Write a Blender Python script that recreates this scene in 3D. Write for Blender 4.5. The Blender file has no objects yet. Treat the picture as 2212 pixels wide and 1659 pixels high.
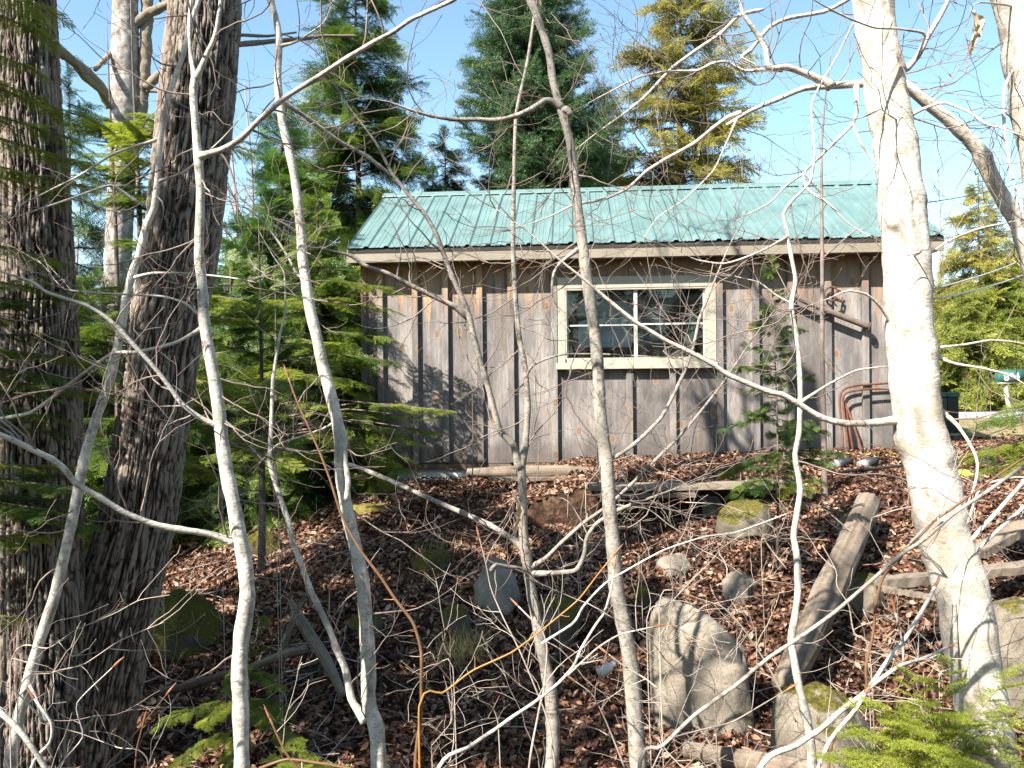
import bpy, math, random
import numpy as np
from mathutils import Vector, Matrix

rng = np.random.default_rng(7)
random.seed(7)
R = math.radians
S = bpy.context.scene
COL = S.collection
F = 1720.0                      # focal length in units of a 2212 wide frame
CAMZ = 0.8944
ROLL = -0.0092
CAM = np.array([0, 0, CAMZ])
cr, sr = math.cos(ROLL), math.sin(ROLL)


def U(px, py, d):
    """a point seen at (px,py) in the 2212x1659 frame, d metres away"""
    a, b = px - 1106.0, py - 829.5
    u = a * cr + b * sr
    v = -a * sr + b * cr
    return CAM + np.array([u, F, -v]) * (d / F)


# ------------------------------------------------------------------ noise
def _h(ix, iy, iz, s):
    n = (ix.astype(np.int64) * 374761393 + iy.astype(np.int64) * 668265263 + iz.astype(np.int64) * 2147483647 + s * 974634777) & 0xFFFFFFFF
    n = ((n ^ (n >> 13)) * 1274126177) & 0xFFFFFFFF
    n = ((n ^ (n >> 16)) * 2246822519) & 0xFFFFFFFF
    return ((n ^ (n >> 15)) & 0xFFFFFF) / float(0xFFFFFF)


def vnoise(p, s=0):
    p = np.asarray(p, float)
    i = np.floor(p).astype(np.int64)
    f = p - i
    f = f * f * (3 - 2 * f)
    x, y, z = i[..., 0], i[..., 1], i[..., 2]
    fx, fy, fz = f[..., 0], f[..., 1], f[..., 2]
    o = 0
    for dx in (0, 1):
        wx = fx if dx else 1 - fx
        for dy in (0, 1):
            wy = fy if dy else 1 - fy
            for dz in (0, 1):
                wz = fz if dz else 1 - fz
                o = o + _h(x + dx, y + dy, z + dz, s) * wx * wy * wz
    return o * 2 - 1


def fbm(p, o=4, s=0, g=.5):
    p = np.asarray(p, float)
    a, r, t = 1, 0, 0
    for k in range(o):
        r = r + a * vnoise(p * 2 ** k + k * 17.3, s + k)
        t += a
        a *= g
    return r / t


# ------------------------------------------------------------------ ground height
XST = [-3.2, -0.8, 1.1, 3.2]
YST = [
    ([-40, 0, 2, 4, 5, 6.5, 8.5, 12, 20, 60], [-.8, -.8, -.92, -1.12, -1.06, -.86, -.62, -.5, -.35, .3]),
    ([-40, 0, 2, 3.6, 4.8, 6, 7.3, 8.4, 9.25, 12, 20, 60], [-.8, -.8, -.95, -1.13, -1.1, -.82, -.48, -.25, -.2, -.2, -.1, .3]),
    ([-40, 0, 2, 3.6, 4.8, 5.9, 6.6, 7.3, 7.4, 8, 8.9, 9.5, 20, 60], [-.8, -.75, -.92, -1.12, -1.06, -.76, -.5, -.42, -.03, -.01, .035, .04, 0, .1]),
    ([-40, 0, 2, 3.2, 4.5, 5.6, 6.7, 7.5, 8.7, 20, 60], [-.8, -.65, -.78, -.84, -.74, -.5, -.14, -.01, .11, 0, 0]),
]


def gz(x, y, fine=True):
    x = np.asarray(x, float); y = np.asarray(y, float)
    sh = np.broadcast(x, y).shape
    x = np.broadcast_to(x, sh); y = np.broadcast_to(y, sh)
    prof = np.stack([np.interp(y, a, b) for a, b in YST])
    t = np.interp(x, XST, [0, 1, 2, 3])
    i = np.clip(np.floor(t).astype(int), 0, 2)
    f = t - i
    f = f * f * (3 - 2 * f)
    lo = np.take_along_axis(prof, i[None], 0)[0]; hi = np.take_along_axis(prof, (i + 1)[None], 0)[0]
    z = lo * (1 - f) + hi * f
    if fine:
        p = np.stack([x, y, x * 0], -1)
        w = np.clip((9.0 - y) / 1.0, .15, 1)
        z = z + w * (.055 * fbm(p * 1.1, 3, 3) + .022 * fbm(p * 5, 3, 9))
    return z


def G(x, y):
    return float(gz(np.array([x]), np.array([y]))[0])


def hit(px, py):
    d = U(px, py, 1.0) - CAM
    t = np.arange(1.2, 14, .02); P = CAM + t[:, None] * d
    k = np.nonzero(P[:, 2] < gz(P[:, 0], P[:, 1]))[0]
    return t[k[0]] if len(k) else 14.0


# ------------------------------------------------------------------ mesh builder
class MB:
    def __init__(s):
        s.v = []; s.t = []; s.q = []; s.tm = []; s.qm = []; s.tint = []; s.n = 0; s.kf = []

    def add(s, v, tris=None, quads=None, mat=0, tint=0.5):
        v = np.asarray(v, float).reshape(-1, 3)
        s.v.append(v)
        tn = np.broadcast_to(np.asarray(tint, float), (len(v),)) if np.ndim(tint) <= 1 else tint
        s.tint.append(np.array(tn))
        if tris is not None and len(tris):
            a = np.asarray(tris, np.int64).reshape(-1, 3) + s.n
            s.t.append(a); s.tm.append(np.full(len(a), mat))
        if quads is not None and len(quads):
            a = np.asarray(quads, np.int64).reshape(-1, 4) + s.n
            s.q.append(a); s.qm.append(np.full(len(a), mat))
        s.n += len(v)

    def box(s, a, b, mat=0, tint=0.5, bev=0.0, rot=None, origin=(0, 0, 0)):
        a = np.minimum(a, b) * 1.0 if False else np.array(a, float); b = np.array(b, float)
        lo = np.minimum(a, b); hi = np.maximum(a, b)
        c = []
        if bev > 0:
            bev = min(bev, (hi - lo).min() * .45)
            for ax in range(3):
                o = [k for k in range(3) if k != ax]
                for sgn in (0, 1):
                    for (m, n) in ((0, 0), (1, 0), (1, 1), (0, 1)):
                        p = np.zeros(3)
                        p[ax] = (lo, hi)[sgn][ax]
                        p[o[0]] = (lo[o[0]] + bev, hi[o[0]] - bev)[m]
                        p[o[1]] = (lo[o[1]] + bev, hi[o[1]] - bev)[n]
                        c.append(p)
            v = np.array(c)
            import itertools
            q = [list(range(4 * k, 4 * k + 4)) for k in range(6)]
            for k in range(6):
                if k not in (1, 2, 5): q[k] = q[k][::-1]
            # edge bevels and corners through a hull
            key = {}
            def idx(ax, sg, co):
                o = [k for k in range(3) if k != ax]
                m, n = co[o[0]], co[o[1]]
                return (ax * 2 + sg) * 4 + {(0, 0): 0, (1, 0): 1, (1, 1): 2, (0, 1): 3}[(m, n)]
            tr = []
            for co in itertools.product((0, 1), repeat=3):
                tr.append([idx(ax, co[ax], co) for ax in range(3)])
            for ax in range(3):
                o = [k for k in range(3) if k != ax]
                for sa in (0, 1):
                    for sb in (0, 1):
                        c0 = [0] * 3; c0[o[0]] = sa; c0[o[1]] = sb; c0[ax] = 0
                        c1 = list(c0); c1[ax] = 1
                        q.append([idx(o[0], sa, c0), idx(o[0], sa, c1), idx(o[1], sb, c1), idx(o[1], sb, c0)])
            ctr = (lo + hi) / 2
            def fix(f):
                P = v[f]; nn = np.cross(P[1] - P[0], P[2] - P[0])
                return f if np.dot(nn, P.mean(0) - ctr) > 0 else f[::-1]
            q = [fix(f) for f in q]; tr = [fix(f) for f in tr]
            if rot is not None: v = (v - origin) @ np.array(rot).T + origin
            s.add(v, tris=tr, quads=q, mat=mat, tint=tint)
            return
        x0, y0, z0 = lo; x1, y1, z1 = hi
        v = np.array([[x0, y0, z0], [x1, y0, z0], [x1, y1, z0], [x0, y1, z0], [x0, y0, z1], [x1, y0, z1], [x1, y1, z1], [x0, y1, z1]])
        if rot is not None: v = (v - origin) @ np.array(rot).T + origin
        s.add(v, quads=[[0, 3, 2, 1], [4, 5, 6, 7], [0, 1, 5, 4], [1, 2, 6, 5], [2, 3, 7, 6], [3, 0, 4, 7]], mat=mat, tint=tint)

    def tube(s, P, r, sides=6, mat=0, tint=0.5, cap=True, disp=None):
        P = np.asarray(P, float); n = len(P)
        r = np.broadcast_to(np.asarray(r, float), (n,))
        T = np.gradient(P, axis=0)
        T /= np.linalg.norm(T, axis=1)[:, None] + 1e-12
        m = np.abs(T.mean(0)); ref = np.zeros(3); ref[int(np.argmin(m))] = 1
        A = np.cross(T, ref); A /= np.linalg.norm(A, axis=1)[:, None] + 1e-12
        B = np.cross(T, A)
        th = np.arange(sides) * 2 * math.pi / sides
        ca, sa = np.cos(th), np.sin(th)
        rr = r[:, None] * np.ones(sides)
        if disp is not None:
            cum = np.r_[0, np.cumsum(np.linalg.norm(np.diff(P, axis=0), axis=1))]
            rr = rr + disp(th[None, :] * np.ones((n, 1)), cum[:, None] * np.ones(sides), rr)
        V = P[:, None, :] + rr[..., None] * (ca[None, :, None] * A[:, None, :] + sa[None, :, None] * B[:, None, :])
        i = np.arange(n - 1)[:, None] * sides; j = np.arange(sides)[None, :]; k = (j + 1) % sides
        Q = np.stack([i + j, i + k, i + sides + k, i + sides + j], -1).reshape(-1, 4)[:, ::-1]
        V = V.reshape(-1, 3)
        tr = []
        if cap:
            V = np.vstack([V, P[0] - T[0] * r[0] * .3, P[-1] + T[-1] * r[-1] * .6])
            a, b = n * sides, n * sides + 1
            jj = np.arange(sides); kk = (jj + 1) % sides
            tr = np.vstack([np.stack([jj * 0 + a, jj, kk], -1)[:, ::-1][:, [0, 2, 1]] if False else np.stack([kk, jj, jj * 0 + a], -1)[:, ::-1],
                            np.stack([(n - 1) * sides + kk, (n - 1) * sides + jj, jj * 0 + b], -1)])
        s.add(V, tris=tr, quads=Q, mat=mat, tint=tint)

    def build(s, name, mats, parent=None, smooth=True, local=False, loc=None):
        if not isinstance(mats, (list, tuple)): mats = [mats]
        V = np.vstack(s.v) if s.v else np.zeros((0, 3))
        off = np.zeros(3)
        if parent is not None and not local:
            q = parent
            while q is not None:
                off += np.array(q.location); q = q.parent
        elif loc is not None:
            off = np.array(loc, float)
        V = V - off
        me = bpy.data.meshes.new(name)
        T = np.vstack(s.t) if s.t else np.zeros((0, 3), np.int64)
        Q = np.vstack(s.q) if s.q else np.zeros((0, 4), np.int64)
        me.vertices.add(len(V)); me.vertices.foreach_set('co', V.astype(np.float32).ravel())
        nl = len(T) * 3 + len(Q) * 4
        me.loops.add(nl); me.loops.foreach_set('vertex_index', np.r_[T.ravel(), Q.ravel()].astype(np.int32))
        me.polygons.add(len(T) + len(Q))
        ls = np.r_[np.arange(len(T)) * 3, len(T) * 3 + np.arange(len(Q)) * 4].astype(np.int32)
        me.polygons.foreach_set('loop_start', ls)
        mi = np.r_[np.concatenate(s.tm) if s.tm else np.zeros(0), np.concatenate(s.qm) if s.qm else np.zeros(0)].astype(np.int32)
        me.polygons.foreach_set('material_index', mi)
        me.polygons.foreach_set('use_smooth', np.full(len(T) + len(Q), smooth, dtype=bool))
        at = me.attributes.new('tint', 'FLOAT', 'POINT')
        at.data.foreach_set('value', np.concatenate(s.tint).astype(np.float32))
        me.update(calc_edges=True)
        for m in mats: me.materials.append(m)
        o = bpy.data.objects.new(name, me); COL.objects.link(o)
        if parent is not None: o.parent = parent
        elif loc is not None: o.location = loc
        return o


def tag(o, label=None, cat=None, group=None, kind=None):
    if label: o['label'] = label
    if cat: o['category'] = cat
    if group: o['group'] = group
    if kind: o['kind'] = kind
    return o


def empty(name, loc, label, cat, group=None, rotz=0):
    o = bpy.data.objects.new(name, None); COL.objects.link(o)
    o.empty_display_size = .1
    o.location = loc; o.rotation_euler = (0, 0, rotz)
    return tag(o, label, cat, group)


def smoothpath(P, n=None, step=0.03):
    P = np.asarray(P, float)
    if len(P) < 3:
        k = n or max(3, int(np.linalg.norm(P[-1] - P[0]) / step))
        t = np.linspace(0, 1, k)[:, None]
        return P[0] * (1 - t) + P[-1] * t, np.linspace(0, len(P) - 1, k)
    L = np.r_[0, np.cumsum(np.linalg.norm(np.diff(P[:, :3], axis=0), axis=1))]
    n = n or max(4, int(L[-1] / step))
    u = np.linspace(0, L[-1], n)
    seg = np.clip(np.searchsorted(L, u, side='right') - 1, 0, len(P) - 2)
    t = ((u - L[seg]) / (L[seg + 1] - L[seg] + 1e-9))[:, None]
    Pe = np.vstack([2 * P[0] - P[1], P, 2 * P[-1] - P[-2]])
    p0, p1, p2, p3 = Pe[seg], Pe[seg + 1], Pe[seg + 2], Pe[seg + 3]
    out = .5 * ((2 * p1) + (-p0 + p2) * t + (2 * p0 - 5 * p1 + 4 * p2 - p3) * t ** 2 + (-p0 + 3 * p1 - 3 * p2 + p3) * t ** 3)
    out = (1 - smoothpath.lin) * out + smoothpath.lin * (p1 * (1 - t) + p2 * t)
    return out, seg + t[:, 0]


smoothpath.lin = 0.0


# ------------------------------------------------------------------ materials
class NT:
    def __init__(s, name):
        s.m = bpy.data.materials.new(name); s.m.use_nodes = True
        s.t = s.m.node_tree; s.t.nodes.clear()
        s.out = s.N('ShaderNodeOutputMaterial')

    def N(s, ty, **k):
        n = s.t.nodes.new(ty)
        for a, b in k.items():
            if a.startswith('i_'):
                key = a[2:]
                key = int(key) if key.isdigit() else key.replace('_', ' ')
                s.put(n, key, b)
            else: setattr(n, a, b)
        return n

    def put(s, n, key, b):
        i = n.inputs[key]
        if hasattr(b, 'is_output'): s.t.links.new(b, i)
        elif hasattr(b, 'outputs'): s.t.links.new(b.outputs[0], i)
        else: i.default_value = b

    def pos(s, scale=(1, 1, 1), world=False):
        if world:
            g = s.N('ShaderNodeNewGeometry'); src = g.outputs['Position']
        else:
            g = s.N('ShaderNodeTexCoord'); src = g.outputs['Object']
        return s.N('ShaderNodeMapping', i_Vector=src, i_Scale=scale).outputs[0]

    def noise(s, vec, scale, detail=4, rough=.55, dist=0):
        return s.N('ShaderNodeTexNoise', i_Vector=vec, i_Scale=scale, i_Detail=detail, i_Roughness=rough, i_Distortion=dist).outputs['Fac']

    def vor(s, vec, scale, out='Distance', feat='F1'):
        n = s.N('ShaderNodeTexVoronoi', i_Vector=vec, i_Scale=scale); n.feature = feat
        return n.outputs[out]

    def ramp(s, fac, stops):
        n = s.N('ShaderNodeValToRGB', i_Fac=fac)
        e = n.color_ramp.elements
        while len(e) < len(stops): e.new(.5)
        for k, (p, c) in enumerate(stops):
            e[k].position = p
            e[k].color = (c if len(c) == 4 else (*c, 1)) if hasattr(c, '__len__') else (c, c, c, 1)
        return n.outputs[0]

    def mix(s, f, a, b, mode='MIX'):
        n = s.N('ShaderNodeMix'); n.data_type = 'RGBA'; n.blend_type = mode
        for k, v in ((0, f), (6, a), (7, b)):
            if hasattr(v, 'is_output'): s.t.links.new(v, n.inputs[k])
            else: n.inputs[k].default_value = v if not hasattr(v, '__len__') or len(v) == 4 else (*v, 1)
        return n.outputs[2]

    def math(s, op, a, b=0.0, c=0.0):
        n = s.N('ShaderNodeMath', operation=op)
        for k, v in enumerate((a, b, c)):
            if hasattr(v, 'is_output'): s.t.links.new(v, n.inputs[k])
            else: n.inputs[k].default_value = v
        return n.outputs[0]

    def attr(s, name):
        return s.N('ShaderNodeAttribute', attribute_name=name).outputs['Fac']

    def bump(s, h, strength=.4, dist=.01):
        return s.N('ShaderNodeBump', i_Height=h, i_Strength=strength, i_Distance=dist).outputs[0]

    def fin(s, col, rough=.8, bump=None, metal=0, spec=.3):
        b = s.N('ShaderNodeBsdfPrincipled')
        b.inputs['Specular IOR Level'].default_value = spec
        s.put(b, 'Base Color', col if not (hasattr(col, '__len__') and len(col) == 3) else (*col, 1))
        s.put(b, 'Roughness', rough); s.put(b, 'Metallic', metal)
        if bump is not None: s.put(b, 'Normal', bump)
        s.t.links.new(b.outputs[0], s.out.inputs[0])
        return s.m


def m_simple(name, c, rough=.7, var=.25, scale=12, metal=0, spec=.3, bumps=.2):
    n = NT(name); p = n.pos()
    f = n.noise(p, scale, 5, .6)
    c2 = tuple(min(1, k * (1 + var)) for k in c); c1 = tuple(k * (1 - var) for k in c)
    return n.fin(n.ramp(f, [(.3, c1), (.7, c2)]), rough, n.bump(n.noise(p, scale * 5, 4), bumps, .004), metal, spec)


def m_leafy(name, c1, c2, trans=.35, rough=.5):
    n = NT(name)
    col = n.ramp(n.attr('tint'), [(0, c1), (1, c2)])
    d = n.N('ShaderNodeBsdfDiffuse', i_Color=col)
    t = n.N('ShaderNodeBsdfTranslucent', i_Color=col)
    g = n.N('ShaderNodeBsdfGlossy', i_Roughness=rough, i_Color=(.5, .5, .5, 1))
    a = n.N('ShaderNodeMixShader', i_0=trans, i_1=d.outputs[0], i_2=t.outputs[0])
    b = n.N('ShaderNodeMixShader', i_0=.06, i_1=a.outputs[0], i_2=g.outputs[0])
    n.t.links.new(b.outputs[0], n.out.inputs[0])
    return n.m


def m_bark_pale(name, base, dark, lent=1.0, patch=(.5, .5, .45), fine=1.0):
    n = NT(name); p = n.pos()
    f = n.math('ADD', n.math('MULTIPLY', n.noise(p, 11, 5, .65), .6), n.math('MULTIPLY', n.noise(p, 48, 4, .6), .4))
    col = n.ramp(f, [(.40, dark), (.49, base), (.62, tuple(min(.85, k * 1.18) for k in base))])
    col = n.mix(n.ramp(n.noise(p, 4.2, 4, .7), [(.48, 0), (.6, .7)]), col, (*patch, 1))
    pl = n.pos((55, 55, 230))
    ln = n.ramp(n.noise(pl, 1.0 * fine, 2, .5), [(.60, 0), (.70, .8 * lent)])
    col = n.mix(ln, col, (*tuple(k * .5 for k in dark), 1))
    sp = n.ramp(n.vor(n.pos((1, 1, .7)), 55), [(.0, 1), (.16, .0)])
    col = n.mix(n.math('MULTIPLY', sp, .8 * lent), col, (*tuple(k * .35 for k in dark), 1))
    kn = n.ramp(n.attr('tint'), [(.1, 1), (.5, .6), (.95, 0)])
    col = n.mix(n.math('MULTIPLY', kn, .9), col, (*tuple(k * .3 for k in dark), 1))
    bp = n.bump(n.math('ADD', n.noise(p, 80, 4), n.math('MULTIPLY', n.noise(pl, .7, 3), .8)), .5, .004)
    return n.fin(col, .8, bp, 0, .2)


def m_bark_rough(name, c1, c2, c3):
    n = NT(name); p = n.pos((1, 1, .35))
    h = n.attr('tint')
    f = n.math('ADD', n.math('MULTIPLY', h, .75), n.math('MULTIPLY', n.noise(p, 45, 5, .65), .3))
    col = n.ramp(f, [(.28, c1), (.5, c2), (.88, c3)])
    lich = n.ramp(n.noise(n.pos(), 5, 5, .7), [(.55, 0), (.7, .35)])
    col = n.mix(lich, col, (.2, .19, .13, 1))
    bp = n.bump(n.math('ADD', n.noise(p, 60, 5, .7), n.noise(n.pos((1, 1, 1.5)), 25, 4)), .7, .008)
    return n.fin(col, .9, bp, 0, .15)


M = {}
M['bark_dark'] = m_bark_rough('bark_dark', (.012, .008, .006), (.075, .053, .041), (.30, .25, .205))
M['bark_beech'] = m_bark_pale('bark_beech', (.55, .50, .43), (.27, .235, .20), .8, (.27, .27, .22))
M['bark_grey'] = m_bark_pale('bark_grey', (.32, .275, .235), (.12, .10, .085), 1, (.20, .19, .15))
M['bark_white'] = m_bark_pale('bark_white', (.60, .535, .46), (.34, .285, .225), .7, (.44, .37, .28))
M['bark_paper'] = m_bark_pale('bark_paper', (.60, .55, .50), (.22, .17, .14), 1.6, (.32, .26, .21))
M['twig'] = m_simple('twig', (.19, .145, .12), .7, .5, 6)
M['twig_pale'] = m_simple('twig_pale', (.34, .28, .225), .7, .5, 5)
M['twig_far'] = m_simple('twig_far', (.28, .23, .21), .8, .3, 1)
M['shoot'] = m_simple('shoot', (.15, .08, .04), .5, .3, 20)
M['shoot_orange'] = m_simple('shoot_orange', (.30, .15, .04), .5, .25, 20)
M['bud'] = m_simple('bud', (.26, .11, .05), .45, .3, 40)
M['bark_conifer'] = m_simple('bark_conifer', (.13, .10, .08), .9, .5, 8, bumps=.6)
M['needle_hemlock'] = m_leafy('needle_hemlock', (.025, .07, .012), (.20, .27, .03), .4)
M['needle_bright'] = m_leafy('needle_bright', (.05, .115, .012), (.36, .40, .04), .5)
M['needle_spruce'] = m_leafy('needle_spruce', (.02, .06, .022), (.095, .17, .05), .25)
M['needle_fir'] = m_leafy('needle_fir', (.025, .085, .015), (.15, .27, .035), .35)
M['needle_cedar'] = m_leafy('needle_cedar', (.11, .11, .02), (.46, .41, .08), .4)
M['needle_olive'] = m_leafy('needle_olive', (.08, .11, .02), (.38, .40, .07), .4)
M['moss'] = m_simple('moss', (.12, .10, .02), .95, .5, 30, bumps=.9)


def m_wood(name, streak=True):
    n = NT(name)
    tc = n.N('ShaderNodeTexCoord').outputs['Object']
    bid = n.attr('tint')
    offs = n.N('ShaderNodeCombineXYZ', i_X=n.math('MULTIPLY', bid, 7.3), i_Y=n.math('MULTIPLY', bid, 3.1), i_Z=n.math('MULTIPLY', bid, 19.7))
    pv = n.N('ShaderNodeVectorMath', operation='ADD', i_0=tc, i_1=offs).outputs[0]
    # knots: stretched voronoi cells, a few of them active
    sk = n.N('ShaderNodeSeparateXYZ', i_Vector=pv)
    kp = n.N('ShaderNodeCombineXYZ', i_X=n.math('MULTIPLY', sk.outputs[0], 5.2), i_Y=n.math('MULTIPLY', sk.outputs[2], 3.0)).outputs[0]
    vo = n.N('ShaderNodeTexVoronoi', voronoi_dimensions='2D', i_Vector=kp, i_Scale=1.0, i_Randomness=.9)
    kd = vo.outputs['Distance']
    kr = n.N('ShaderNodeSeparateColor', i_Color=vo.outputs['Color']).outputs[0]
    act = n.math('GREATER_THAN', kr, .74)
    ring = n.math('MULTIPLY', n.ramp(kd, [(0, 1), (.34, 0)]), act)
    gp = n.N('ShaderNodeMapping', i_Vector=pv, i_Scale=(1, 1, .05)).outputs[0]
    warp = n.math('ADD', n.math('MULTIPLY', n.noise(n.N('ShaderNodeMapping', i_Vector=pv, i_Scale=(1, 1, .25)).outputs[0], 4, 3), 8), n.math('MULTIPLY', ring, 9))
    sx = n.N('ShaderNodeSeparateXYZ', i_Vector=pv)
    grain = n.math('SINE', n.math('ADD', n.math('MULTIPLY', sx.outputs[0], 130), n.math('MULTIPLY', warp, 2.6)))
    fine = n.noise(gp, 210, 4, .7)
    big = n.noise(n.N('ShaderNodeMapping', i_Vector=pv, i_Scale=(1, 1, .3)).outputs[0], 5, 4, .6)
    col = n.ramp(big, [(.3, (.10, .092, .09)), (.47, (.185, .168, .158)), (.66, (.33, .30, .272))])
    col = n.mix(n.math('MULTIPLY', n.ramp(fine, [(.35, 1), (.6, 0)]), .55), col, (.085, .073, .07, 1))
    col = n.mix(n.math('MULTIPLY', n.ramp(grain, [(.55, 0), (1, 1)]), .22), col, (.10, .075, .06, 1))
    bv = n.math('FRACT', n.math('MULTIPLY', bid, 7.77))
    col = n.mix(n.math('MULTIPLY', bv, .34), col, (.075, .06, .05, 1))
    if streak:
        # fresh tan wood where rain did not reach, under the eaves, with ragged runs below it
        oz = n.N('ShaderNodeSeparateXYZ', i_Vector=tc).outputs[2]
        rag = n.noise(n.N('ShaderNodeMapping', i_Vector=pv, i_Scale=(9, 1, .7)).outputs[0], 1.6, 4, .6)
        top = n.ramp(n.math('ADD', n.math('MULTIPLY', n.math('SUBTRACT', oz, 1.75), 1.6), n.math('MULTIPLY', n.math('SUBTRACT', rag, .5), 3.2)), [(.0, 0), (.6, 1)])
        topc = n.ramp(n.noise(n.N('ShaderNodeMapping', i_Vector=pv, i_Scale=(6, 1, .8)).outputs[0], 2.2, 3), [(.35, (.36, .25, .155)), (.68, (.36, .18, .075))])
        col = n.mix(n.math('MULTIPLY', top, n.math('ADD', n.ramp(n.math('MULTIPLY', n.N('ShaderNodeSeparateXYZ', i_Vector=tc).outputs[0], .25), [(.35, .85), (.6, .4)]), n.math('MULTIPLY', bid, .25))), col, topc)
        st = n.ramp(n.noise(n.N('ShaderNodeMapping', i_Vector=pv, i_Scale=(16, 1, .9)).outputs[0], 1.2, 3, .6), [(.58, 0), (.72, 1)])
        col = n.mix(n.math('MULTIPLY', st, .45), col, (.28, .17, .085, 1))
    kc = n.ramp(kd, [(0, (.04, .02, .015)), (.03, (.25, .13, .07)), (.075, (.20, .12, .07)), (.09, (.06, .035, .02)), (.11, (.28, .18, .10)), (.2, (.26, .19, .14))])
    kf = n.math('MULTIPLY', n.ramp(kd, [(.12, 1), (.22, 0)]), act)
    col = n.mix(n.math('MULTIPLY', kf, .85), col, kc)
    oz2 = n.N('ShaderNodeSeparateXYZ', i_Vector=tc).outputs[2]
    spl = n.ramp(n.math('ADD', oz2, n.math('MULTIPLY', n.math('SUBTRACT', n.noise(pv, 7, 4), .5), .5)), [(.05, .6), (.3, 0)])
    col = n.mix(spl, col, (.075, .06, .05, 1))
    nl = n.N('ShaderNodeCombineXYZ', i_X=n.math('MULTIPLY', sk.outputs[0], 9.0), i_Y=n.math('MULTIPLY', oz2, 1.7)).outputs[0]
    vn = n.N('ShaderNodeTexVoronoi', voronoi_dimensions='2D', i_Vector=nl, i_Scale=1.0, i_Randomness=.1)
    col = n.mix(n.ramp(vn.outputs['Distance'], [(.018, .8), (.03, 0)]), col, (.03, .025, .02, 1))
    bp = n.bump(n.math('ADD', fine, n.math('MULTIPLY', grain, .25)), .35, .003)
    return n.fin(col, .82, bp, 0, .2)


M['siding'] = m_wood('siding')
M['oldwood'] = m_wood('oldwood', False)


def m_drift(name, c1, c2, c3):
    n = NT(name)
    p = n.N('ShaderNodeTexCoord').outputs['Object']
    pl = n.N('ShaderNodeTexCoord').outputs['UV']
    f = n.noise(p, 6, 4); g = n.math('ADD', n.math('MULTIPLY', n.attr('tint'), .7), n.math('MULTIPLY', n.noise(p, 40, 5, .7), .35))
    col = n.ramp(g, [(.2, c1), (.5, c2), (.8, c3)])
    col = n.mix(n.ramp(f, [(.5, 0), (.7, .5)]), col, (*c1, 1))
    return n.fin(col, .88, n.bump(n.noise(p, 90, 5, .7), .5, .004), 0, .2)


M['drift'] = m_drift('drift', (.045, .032, .024), (.17, .13, .095), (.31, .255, .20))
M['drift_dark'] = m_drift('drift_dark', (.035, .025, .018), (.13, .09, .065), (.22, .17, .13))


def m_rock(name, c1, c2, moss=0.0, spk=.5):
    n = NT(name); p = n.pos()
    f = n.noise(p, 5, 6, .65)
    col = n.ramp(f, [(.3, c1), (.7, c2)])
    sp = n.noise(p, 130, 3, .7)
    col = n.mix(n.math('MULTIPLY', n.ramp(sp, [(.35, 1), (.45, 0)]), spk), col, (*tuple(k * .35 for k in c1), 1))
    col = n.mix(n.math('MULTIPLY', n.ramp(sp, [(.58, 0), (.68, 1)]), spk), col, (*tuple(min(.8, k * 1.4) for k in c2), 1))
    dots = n.ramp(n.vor(p, 22), [(.05, 1), (.11, 0)])
    dm = n.ramp(n.noise(p, 7, 2), [(.5, 0), (.6, 1)])
    col = n.mix(n.math('MULTIPLY', n.math('MULTIPLY', dots, dm), .8), col, (.07, .06, .05, 1))
    stn = n.ramp(n.noise(n.pos((1, 1, .5)), 3.2, 5, .7), [(.5, 0), (.66, .6)])
    col = n.mix(stn, col, (*tuple(k * .42 for k in c1), 1))
    h = n.math('ADD', n.noise(p, 25, 5, .6), n.math('MULTIPLY', sp, .4))
    if moss > 0:
        nz = n.N('ShaderNodeSeparateXYZ', i_Vector=n.N('ShaderNodeNewGeometry').outputs['Normal']).outputs[2]
        mf = n.ramp(n.math('ADD', n.math('MULTIPLY', nz, 1.0), n.math('MULTIPLY', n.math('SUBTRACT', n.noise(p, 9, 5, .65), .5), 1.6)), [(.95 - moss, 0), (1.15 - moss, 1)])
        mc = n.ramp(n.noise(p, 60, 4, .7), [(.3, (.025, .024, .006)), (.5, (.075, .066, .012)), (.7, (.16, .13, .022))])
        col = n.mix(mf, col, mc)
        h = n.math('ADD', h, n.math('MULTIPLY', n.math('MULTIPLY', n.noise(p, 120, 3), mf), 2))
    return n.fin(col, .9, n.bump(h, .5, .01), 0, .2)


M['rock'] = m_rock('rock', (.15, .125, .095), (.30, .255, .20))
M['rock_pale'] = m_rock('rock_pale', (.11, .09, .065), (.235, .2, .155), .22)
M['rock_moss'] = m_rock('rock_moss', (.07, .058, .045), (.17, .145, .11), .5)
M['rock_moss2'] = m_rock('rock_moss2', (.10, .085, .06), (.25, .215, .165), .42, .7)
M['rock_allmoss'] = m_rock('rock_allmoss', (.05, .04, .028), (.12, .095, .065), .72)


def m_roof():
    n = NT('roof_metal'); p = n.pos()
    f = n.noise(p, 2.5, 4, .6)
    col = n.ramp(f, [(.3, (.085, .145, .135)), (.7, (.125, .195, .188))])
    st = n.noise(n.pos((14, 1.2, 1.2)), 1.5, 5, .6)
    col = n.mix(n.ramp(st, [(.48, 0), (.68, .5)]), col, (.15, .22, .21, 1))
    dirt = n.ramp(n.noise(p, 14, 6, .75), [(.55, 0), (.72, .6)])
    col = n.mix(dirt, col, (.07, .13, .10, 1))
    return n.fin(col, n.ramp(f, [(.3, .38), (.7, .55)]), n.bump(n.noise(p, 6, 2), .12, .01), 0, .5)


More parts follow.
